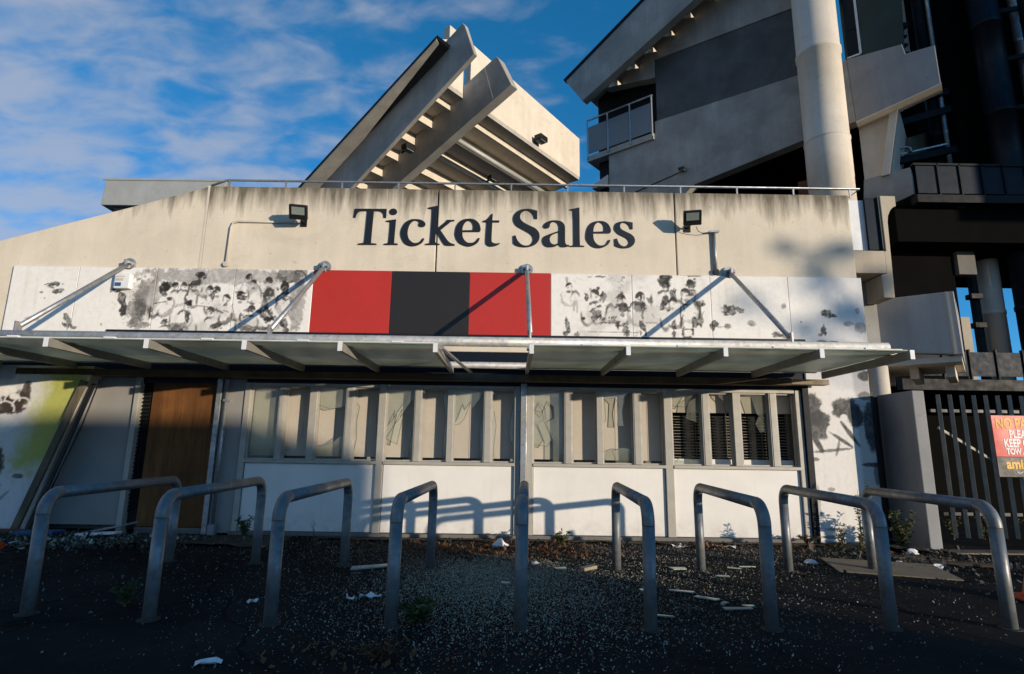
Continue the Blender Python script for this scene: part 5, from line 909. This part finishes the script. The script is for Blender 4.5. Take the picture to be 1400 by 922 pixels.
collar = MB().tube([(0, 0, -.005), (0, 0, 0.006)], RT + .035, 20).mesh('asphalt_collar', 'soil')
HL = ['leftmost steel queue hoop, its front leg near the left edge', 'second steel queue hoop from the left, in front of the plywood door', 'third steel queue hoop from the left, in front of the shaded white panel',
      'fourth steel queue hoop from the left', 'middle steel queue hoop, seen end on', 'steel queue hoop just right of the one seen end on', 'seventh steel queue hoop from the left, before the weed shadows',
      'second steel queue hoop from the right, sunlit along one leg', 'rightmost steel queue hoop in view, before the bar fence']
for (f, r), lb in zip(HOOP, HL):
    o = thing('queue_hoop', lb, 'barrier', (f[0], f[1], 0), 'row of steel queue hoops')
    o.rotation_euler = (random.uniform(-.006, .006), random.uniform(-.008, .008), math.atan2(r[0] - f[0], r[1] - f[1]) * -1)
    def ch(nm, me, y=0, rz=0):
        c = bpy.data.objects.new(nm, me); COL.objects.link(c); c.parent = o; c.location = (0, y, 0); c.rotation_euler = (0, 0, rz)
    L = math.hypot(r[0] - f[0], r[1] - f[1])
    ch('leg', leg); ch('leg', leg, LEN, math.pi); ch('elbow', elb); ch('elbow', elb, LEN, math.pi); ch('top_rail', rail)
    ch('ground_collar', collar); ch('ground_collar', collar, LEN)
# small bent wire frame at the far left
wf = MB().tube([(-8.42, -.62, 0.0), (-8.34, -.60, .36), (-8.30, -.60, .42), (-8.24, -.60, .42), (-8.21, -.60, .36), (-8.28, -.62, 0.0)], .012, 8)
tag(wf.build('wire_frame', 'galv', None, (-8.3, -.6, 0)), 'small bent metal hoop frame leaning on the painted wall', 'frame')

# ================================================================== weeds and plants
def leafquad(mb, p, d, w, l, rnd):
    d = Vector(d).normalized(); s = d.cross(Vector((rnd.uniform(-1, 1), rnd.uniform(-1, 1), rnd.uniform(.2, 1)))).normalized()
    n = s.cross(d) * (l * .15)
    mb.add([p, p + d * l * .5 + s * w * .5 + n, p + d * l, p + d * l * .5 - s * w * .5 + n], [(0, 1, 2, 3)])
def weed(x, y, h, nst, spread, label, seed, leaf=.045, mt='green', dens=26):
    rnd = random.Random(seed)
    W_ = thing('weed', label, 'plant', (x, y, 0), 'weeds along the wall')
    st = MB(); lf = MB()
    for i in range(nst):
        a = rnd.uniform(0, 6.28); hh = h * rnd.uniform(.6, 1.0); k = rnd.uniform(.2, 1) * spread
        P = [Vector((x + math.cos(a) * k * t * t + rnd.uniform(-.01, .01), y + math.sin(a) * k * t * t, hh * t)) for t in np.linspace(0, 1, 6)]
        st.tube(P, [.006 * (1 - t * .7) for t in np.linspace(0, 1, 6)], 5, False)
        for j in range(dens):
            t = rnd.uniform(.12, 1.0); q = t * 5; b = min(4, int(q)); p = P[b].lerp(P[b + 1], q - b)
            an = rnd.uniform(0, 6.28); leafquad(lf, p, (math.cos(an), math.sin(an), rnd.uniform(.1, .9)), leaf * .35, leaf * rnd.uniform(.6, 1.4), rnd)
    st.build('stems', 'stemm', W_); lf.build('leaves', mt, W_, recalc=False)
weed(5.34, -0.46, .85, 4, .10, 'tall thin weed in front of the painted end wall', 3, .06)
weed(5.44, -0.52, 1.02, 3, .10, 'tallest feathery weed beside the painted end wall', 4, .05, dens=40)
weed(5.85, -0.62, .62, 9, .26, 'bushy green weed at the foot of the concrete pier', 5, .08, dens=34)
weed(5.98, -0.45, .40, 7, .2, 'low weed behind the bushy one at the pier', 6, .07)
weed(4.72, -1.02, .42, 5, .10, 'small upright weed near the end post', 8, .05, dens=30)
weed(4.95, -1.12, .40, 5, .10, 'small upright weed casting a shadow on the white panel', 9, .05, dens=30)
weed(-4.05, -0.35, .34, 10, .18, 'dark weed clump against the shaded white panel', 10, .06)
weed(-3.0, -0.3, .30, 2, .12, 'thin bare weed stalk by the shaded white panel', 12, .03, dens=6)
weed(-3.35, -4.15, .20, 7, .12, 'low weed growing from the asphalt beside the leftmost hoop', 13, .07)
weed(-0.72, -4.55, .16, 16, .22, 'spreading dark weed at the foot of the fourth hoop', 14, .09)
weed(0.75, -0.75, .22, 8, .14, 'small green weed among the brown leaves by the middle hoop', 15, .06)
weed(4.62, -0.25, .16, 9, .22, 'low dry tuft at the foot of the end post', 16, .05, 'leafl')
weed(-0.85, -5.35, .10, 12, .2, 'low dry tuft at the bottom edge of the picture', 17, .05, 'leafl')
for i, x in enumerate((6.6, 6.9, 7.5, 8.1, 8.8)):
    weed(x, 0.55 + .1 * (i % 2), random.uniform(.3, .55), 7, .25, ['weed between pier and fence', 'weed at the first fence bars', 'weed behind the fence left of the sign', 'weed behind the fence under the sign edge', 'weed behind the fence under the sign'][i], 30 + i, .07)

# ================================================================== debris
def slab(name, label, cat, x, y, pts, h, rz, m, tilt=(0, 0), z=0.0, grp=None):
    c, s = math.cos(rz), math.sin(rz)
    P = []
    for a, b in pts:
        X_, Y_ = a * c - b * s, a * s + b * c
        P.append((x + X_, y + Y_, z + .004 + max(0, a * tilt[0] + b * tilt[1] + abs(tilt[0]) * .5 * max(abs(q[0]) for q in pts) + abs(tilt[1]) * max(abs(q[1]) for q in pts))))
    return tag(MB().prism(P, (0, 0, h)).build(name, m, None, (x, y, 0)), label, cat, grp)
def rect(w, d, j=0.0):
    r = lambda: random.uniform(-j, j)
    return [(-w / 2 + r(), -d / 2 + r()), (w / 2 + r(), -d / 2 + r()), (w / 2 + r(), d / 2 + r()), (-w / 2 + r(), d / 2 + r())]
slab('cardboard_sheet', 'large flat brown cardboard sheet lying by the pier', 'cardboard', 4.62, -2.12, rect(1.25, .72, .04), .012, -.28, 'card', (0, .06))
slab('plank', 'broken brown plank among the litter right of the cardboard', 'plank', 5.75, -1.75, rect(1.1, .13, .02), .03, -.42, 'timber_x', (.03, 0))
slab('plank', 'thin dark board end beyond the cardboard sheet', 'plank', 5.45, -1.35, rect(.9, .16, .02), .03, -.2, 'timber_x', (0, .05))
slab('plank', 'grey flat board lying under the bar fence', 'plank', 7.15, -.75, rect(1.5, .28, .02), .02, .02, 'timber', (0, .02))
slab('timber_offcut', 'short pale timber offcut near the sixth hoop', 'wood', .95, -2.35, rect(.20, .09, .01), .035, .5, 'beamwood', (.1, 0))
slab('plank', 'pale green board beside the third hoop rear leg', 'plank', -1.62, -2.42, rect(.42, .13, .02), .015, .25, 'shard', (.05, 0))
slab('styrofoam_strip', 'white bent strip lying by the doorway', 'litter', -6.05, -.75, rect(.75, .12, .02), .03, -.12, 'paper', (.1, 0), .05)
slab('blue_tray', 'blue plastic tray in the rubble left of the doorway', 'tray', -6.95, -.65, rect(.55, .26, .01), .11, .03, 'blue', (0, 0))
slab('red_lath', 'dull red lath in the rubble behind the leftmost hoop', 'wood', -7.45, -.55, rect(.95, .07, .01), .05, -.03, 'rustbrown', (0, 0), .06)
tag(MB().tube([(-6.72, -1.62, .055), (-6.66, -1.62, .055)], .055, 16).build('orange_cap', 'orange', None, (-6.7, -1.6, 0)), 'small orange plastic cap on the rubble at the left', 'cap')
slab('broken_tray', 'dented grey tray beside the plywood door', 'tray', -6.05, -.42, rect(.7, .3, .05), .03, -.3, 'conc_grey', (.25, .1), .04)
def crumple(x, y, r, label, seed, m='paper', flat=.5):
    rnd = random.Random(seed); bm = bmesh.new(); bmesh.ops.create_icosphere(bm, subdivisions=2, radius=r)
    for v in bm.verts:
        k = rnd.uniform(.55, 1.2); v.co = Vector((v.co.x * k * rnd.uniform(.8, 1.4), v.co.y * k, v.co.z * k * flat)); v.co.z = max(v.co.z, -.4 * r * flat)
    me = bpy.data.meshes.new('crumpled_paper'); bm.to_mesh(me); bm.free(); me.materials.append(M[m])
    o = bpy.data.objects.new('crumpled_paper', me); COL.objects.link(o); o.location = (x, y, .4 * r * flat)
    tag(o, label, 'paper', 'crumpled papers')
crumple(-.12, -.80, .10, 'crumpled white paper by the wall left of the middle hoop', 1, flat=.8)
crumple(.33, -2.0, .045, 'tiny white scrap right behind the middle hoop', 2)
crumple(3.92, -1.72, .075, 'white crumpled paper at the cardboard sheet left end', 3)
crumple(5.36, -1.95, .09, 'white crumpled paper beyond the right end of the cardboard', 4, flat=.45)
crumple(5.12, -1.62, .055, 'small white paper behind the cardboard sheet', 5, flat=.4)
crumple(5.72, -.98, .085, 'pale crumpled bag at the foot of the pier', 6, flat=.7)
crumple(-6.9, -1.15, .06, 'white scrap on the left rubble', 7, flat=.5)
crumple(-7.35, -.95, .07, 'white lump near the foot of the leaning plank', 8, flat=.8)
def paper(x, y, w, d, rz, label, seed):
    rnd = random.Random(seed); mb = MB(); n = 5; P = []
    c, s = math.cos(rz), math.sin(rz)
    for j in range(n):
        for i in range(n):
            a, b = (i / (n - 1) - .5) * w, (j / (n - 1) - .5) * d
            P.append((x + a * c - b * s, y + a * s + b * c, .012 + abs(rnd.gauss(0, .018))))
    mb.add(P, [(j * n + i, j * n + i + 1, (j + 1) * n + i + 1, (j + 1) * n + i) for j in range(n - 1) for i in range(n - 1)])
    o = mb.build('paper_sheet', 'paper', None, (x, y, 0), recalc=False); sm = o.modifiers.new('t', 'SOLIDIFY'); sm.thickness = .002
    tag(o, label, 'paper', 'paper sheets')
paper(-1.30, -3.75, .20, .07, .1, 'torn white paper between the third and fourth hoops', 1)
paper(-1.46, -3.85, .07, .05, .4, 'small white scrap beside the torn paper left of centre', 2)
paper(-1.93, -5.47, .16, .07, .3, 'white paper at the bottom edge of the picture', 3)
paper(2.55, -.62, .30, .16, .5, 'white sheet on the left of the leaf pile below the weed shadows', 4)
paper(3.20, -.60, .32, .14, -.4, 'white sheet on the right of the leaf pile below the weed shadows', 5)
paper(-2.3, -4.0, .09, .05, .8, 'small pale scrap near the third hoop front leg', 6)
SH = [(1.92, -3.62, .22, .06, -.75, 'long pale glass fragment before the seventh hoop'), (2.08, -3.98, .26, .035, .02, 'straight strip of broken glass before the seventh hoop'), (2.22, -3.88, .09, .07, .3, 'corner piece of broken glass before the seventh hoop'),
      (2.02, -3.80, .09, .05, .6, 'small block of broken glass in the cluster before the seventh hoop'), (1.75, -3.35, .22, .06, -.35, 'lens shaped glass fragment right of the sixth hoop'), (1.42, -3.30, .13, .07, .1, 'rounded green glass fragment right of the sixth hoop'),
      (1.35, -4.25, .13, .05, -.1, 'pale glass fragment at the foot of the sixth hoop'), (1.62, -2.45, .15, .07, .1, 'flat glass fragment by the sixth hoop rear leg'), (2.05, -2.25, .2, .08, .2, 'flat pale fragment between the sixth and seventh hoops'),
      (2.75, -2.15, .16, .06, -.3, 'pale fragment right of the seventh hoop rear leg'), (2.95, -2.05, .20, .05, .1, 'pale strip right of the seventh hoop rear leg'), (2.45, -2.6, .14, .05, -.5, 'pale fragment inside the seventh hoop'),
      (.62, -2.30, .14, .05, .3, 'green fragment right of the leaves by the middle hoop'), (-.02, -3.1, .10, .05, .2, 'small fragment left of the middle hoop'), (3.3, -1.9, .12, .05, .2, 'pale fragment left of the eighth hoop rear leg')]
for i, (x, y, w, d, rz, lb) in enumerate(SH):
    slab('glass_fragment', lb, 'glass', x, y, rect(w, d, .018), .010, rz, 'shard', (random.uniform(-.05, .05), random.uniform(-.1, .1)), 0, 'large glass fragments')

# -------- countless small litter: one object each
def quads(name, pts, smin, smax, m, label, cat, flat=.35, seed=1, thick=False):
    rng = np.random.default_rng(seed); n = len(pts); P = np.array(pts)
    a = rng.uniform(0, 6.28, n); s = rng.uniform(smin, smax, n) * rng.uniform(.6, 1.3, n); e = rng.uniform(.5, 1.0, n)
    tx = rng.normal(0, flat, n); ty = rng.normal(0, flat, n)
    corners = []
    for k, (i, j) in enumerate(((-1, -1), (1, -1), (1, 1), (-1, 1))):
        jx = rng.uniform(.5, 1.1, n); jy = rng.uniform(.5, 1.1, n)
        lx = i * s * jx; ly = j * s * e * jy
        X = P[:, 0] + lx * np.cos(a) - ly * np.sin(a); Y = P[:, 1] + lx * np.sin(a) + ly * np.cos(a)
        Zz = lx * tx + ly * ty
        corners.append(np.stack([X, Y, Zz], 1))
    Q = np.stack(corners, 1); zmin = Q[:, :, 2].min(1); Q[:, :, 2] += (.004 + (P[:, 2] if P.shape[1] > 2 else 0) - zmin)[:, None]
    me = bpy.data.meshes.new(name); V = Q.reshape(-1, 3)
    me.vertices.add(len(V)); me.vertices.foreach_set('co', V.ravel()); me.loops.add(len(V)); me.loops.foreach_set('vertex_index', np.arange(len(V)))
    me.polygons.add(n); me.polygons.foreach_set('loop_start', np.arange(n) * 4); me.update(calc_edges=True); me.materials.append(M[m])
    o = bpy.data.objects.new(name, me); COL.objects.link(o)
    o['label'] = label; o['category'] = cat; return stuff(o)
rng = np.random.default_rng(5)
def cloud(n, cx_, cy_, sx, sy): return np.stack([rng.normal(cx_, sx, n), rng.normal(cy_, sy, n)], 1)
C_ = np.concatenate([cloud(26000, -.25, -2.6, .50, .70), cloud(14000, -.2, -3.7, .75, .8), cloud(9000, .5, -2.6, .8, .7), cloud(5500, .1, -4.3, 1.1, .7), cloud(2600, 1.6, -3.4, .8, .8), cloud(1500, -1.4, -3.0, .8, 1.0), cloud(350, 3.0, -3.2, 1.0, 1.0), cloud(350, 0, -4, 3, 1.0), cloud(900, -1.8, -1.6, .8, .5)])
C_ = C_[(C_[:, 1] < -.12) & (C_[:, 1] > -6)]
quads('glass_crumbs', C_, .0026, .0068, 'crumb', 'crumbled safety glass scattered over the asphalt in front of the windows', 'glass', .5, 3)
C_ = np.concatenate([cloud(2600, -.4, -1.1, .8, .35), cloud(500, .6, -1.25, .3, .3), cloud(700, 0, -.55, 2.2, .18), cloud(350, 2.85, -.62, .22, .10), cloud(500, 5.6, -1.0, .4, .35), cloud(60, 1, -2.5, 3, 1.3), cloud(250, 4.3, -.5, .5, .15), cloud(200, -.8, -5.3, .6, .2)])
C_ = C_[C_[:, 1] < -.10]
z = np.zeros(len(C_)); z += .11 * np.exp(-(((C_[:, 0] - 2.85) / .22) ** 2 + ((C_[:, 1] + .62) / .12) ** 2)) * rng.random(len(C_))
quads('leaf_litter', np.concatenate([C_, z[:, None]], 1), .008, .021, 'leafl', 'dry brown leaf litter along the foot of the wall', 'leaves', .6, 4)
C_ = np.concatenate([cloud(5200, -6.6, -.85, .9, .34), cloud(1800, -7.6, -.9, .5, .3), cloud(1400, -5.4, -.7, .5, .25), cloud(1400, 5.6, -1.4, .6, .5)])
C_ = C_[C_[:, 1] < -.36]
z = .07 * np.exp(-(((C_[:, 0] + 6.6) / 1.0) ** 2 + ((C_[:, 1] + .75) / .3) ** 2)) * rng.random(len(C_))
quads('rubble', np.concatenate([C_, z[:, None]], 1), .006, .026, 'rub', 'small grey rubble and splinters on the ground by the doorway and the pier', 'rubble', .7, 6)
C_ = np.concatenate([cloud(8000, .5, -1.1, 3.2, .7), cloud(2500, 2, -3.5, 3, 1.2), cloud(1500, -3, -3.2, 2, 1.2)]); C_ = C_[(C_[:, 1] < -.1) & (abs(C_[:, 0]) < 9)]
quads('grit', C_, .003, .009, 'plinth', 'fine grit scattered over the asphalt', 'grit', .6, 8)
C_ = np.concatenate([cloud(9000, 1.5, -.75, 2.4, .38), cloud(5000, 2.6, -1.7, 1.4, .6), cloud(2500, -.5, -1.4, 1.0, .5)]); C_ = C_[(C_[:, 1] < -.1) & (C_[:, 0] < 5.6)]
quads('pale_grit', C_, .003, .009, 'dust', 'pale grit and dust gathered on the asphalt near the wall', 'grit', .6, 18)
C_ = np.concatenate([cloud(900, -6.7, -.95, .8, .28), cloud(300, -5.6, -.8, .5, .25)]); C_ = C_[C_[:, 1] < -.38]
quads('window_fragments', np.concatenate([C_, .05 * rng.random((len(C_), 1))], 1), .008, .030, 'shard', 'broken window fragments strewn over the rubble left of the doorway', 'glass', .5, 19)
def strip(name, x0, x1, y0, y1, m, label, cat, seed, amp=.02, nx=60, ny=8):
    rnd = np.random.default_rng(seed); X, Y = np.meshgrid(np.linspace(x0, x1, nx), np.linspace(y0, y1, ny)); t = np.linspace(0, 1, ny)[:, None]
    Zz = (fbm(X * 3 + seed, Y * 5) * amp * 1.6) * np.sin(np.pi * np.clip(t * .5 + .5, 0, 1)) - .004
    Zz = Zz * np.minimum(1, np.minimum(X - x0, x1 - X) * 4).clip(0, 1) + .003
    Y = Y + (fbm(X * 4, Y * 0 + seed) - .5) * .25 * (1 - t)
    mb = MB(); mb.add(np.stack([X, Y, Zz], -1).reshape(-1, 3).tolist(), [(j * nx + i, j * nx + i + 1, (j + 1) * nx + i + 1, (j + 1) * nx + i) for j in range(ny - 1) for i in range(nx - 1)], True)
    o = mb.build(name, m, None, (0, 0, 0), recalc=False); o['label'] = label; o['category'] = cat; stuff(o)
strip('soil_strip', -5.9, -3.4, -1.15, -.05, 'soil', 'mossy dark soil at the foot of the doorway', 'soil', 3, .05)
strip('soil_strip', -3.0, 4.9, -.42, -.065, 'soil', 'thin dirt strip along the foot of the counter panels', 'soil', 5, .03, 120)
strip('soil_strip', 5.0, 6.2, -.95, -.02, 'soil', 'dirt heap at the foot of the pier and painted wall', 'soil', 9, .09)

# ================================================================== across the car park, behind the camera: what shades the forecourt
S_ = Vector((math.sin(AZ), -math.cos(AZ), 0)); W_ = Vector((math.cos(AZ), math.sin(AZ), 0))
def SW(s, w, z): return S_ * s + W_ * w + Vector((0, 0, z))
Hs = thing('low_building', 'low pitched building across the forecourt behind the viewer', 'building', tuple(SW(42, -12, 0)))
MB().prism([SW(38, -1.36, 0), SW(38, -1.36, 5.20), SW(38, -1.75, 5.45), SW(38, -2.75, 6.02), SW(38, -4.5, 6.25), SW(38, -26, 6.5), SW(38, -26, 0)], S_ * 8).build('building_body', 'conc_grey', Hs)
MB().prism([SW(37.8, -2.4, 0), SW(37.8, -3.4, 0), SW(37.8, -3.4, 2.1), SW(37.8, -2.4, 2.1)], S_ * .15).build('door', 'bluesteel_shade', Hs)
def tree(s, w, h, cz, rad, nl, seed, label, lsz=.16, blobs=14, lean=0.0):
    rnd = random.Random(seed); p0 = SW(s, w, 0)
    Tt = thing('broadleaf_tree', label, 'tree', tuple(p0), 'trees across the forecourt')
    q0 = p0 + W_ * lean; tr = MB().tube([q0, q0.lerp(p0, .25) + Vector((.1, 0, cz * .5)), p0 + Vector((0, .1, cz))], [.12, .10, .06], 10); lf = MB()
    for b in range(blobs):
        th = rnd.uniform(0, 6.28); rr_ = rad * math.sqrt(rnd.random()); c = p0 + Vector((math.cos(th) * rr_, math.sin(th) * rr_, cz + rnd.uniform(-.55, .75) * (h - cz)))
        tr.tube([p0 + W_ * lean * .5 + Vector((0, 0, cz * .8)), c], [.06, .015], 6)
        br = rad * rnd.uniform(.10, .22)
        for i in range(nl // blobs):
            d = Vector((rnd.gauss(0, 1), rnd.gauss(0, 1), rnd.gauss(0, .8))).normalized() * br * rnd.random() ** .5
            leafquad(lf, c + d, (rnd.gauss(0, 1), rnd.gauss(0, 1), rnd.gauss(0, 1)), lsz, lsz * 1.5, rnd)
    tr.build('trunk', 'bark', Tt); lf.build('crown', 'greendk', Tt, recalc=False)
tree(47, 3.6, 10.0, 8.3, 1.25, 520, 21, 'sparse tree behind the viewer that dapples the banner at the right', .13, 20, 1.6)

for o in bpy.data.objects:
    if '_o' in o: del o['_o']
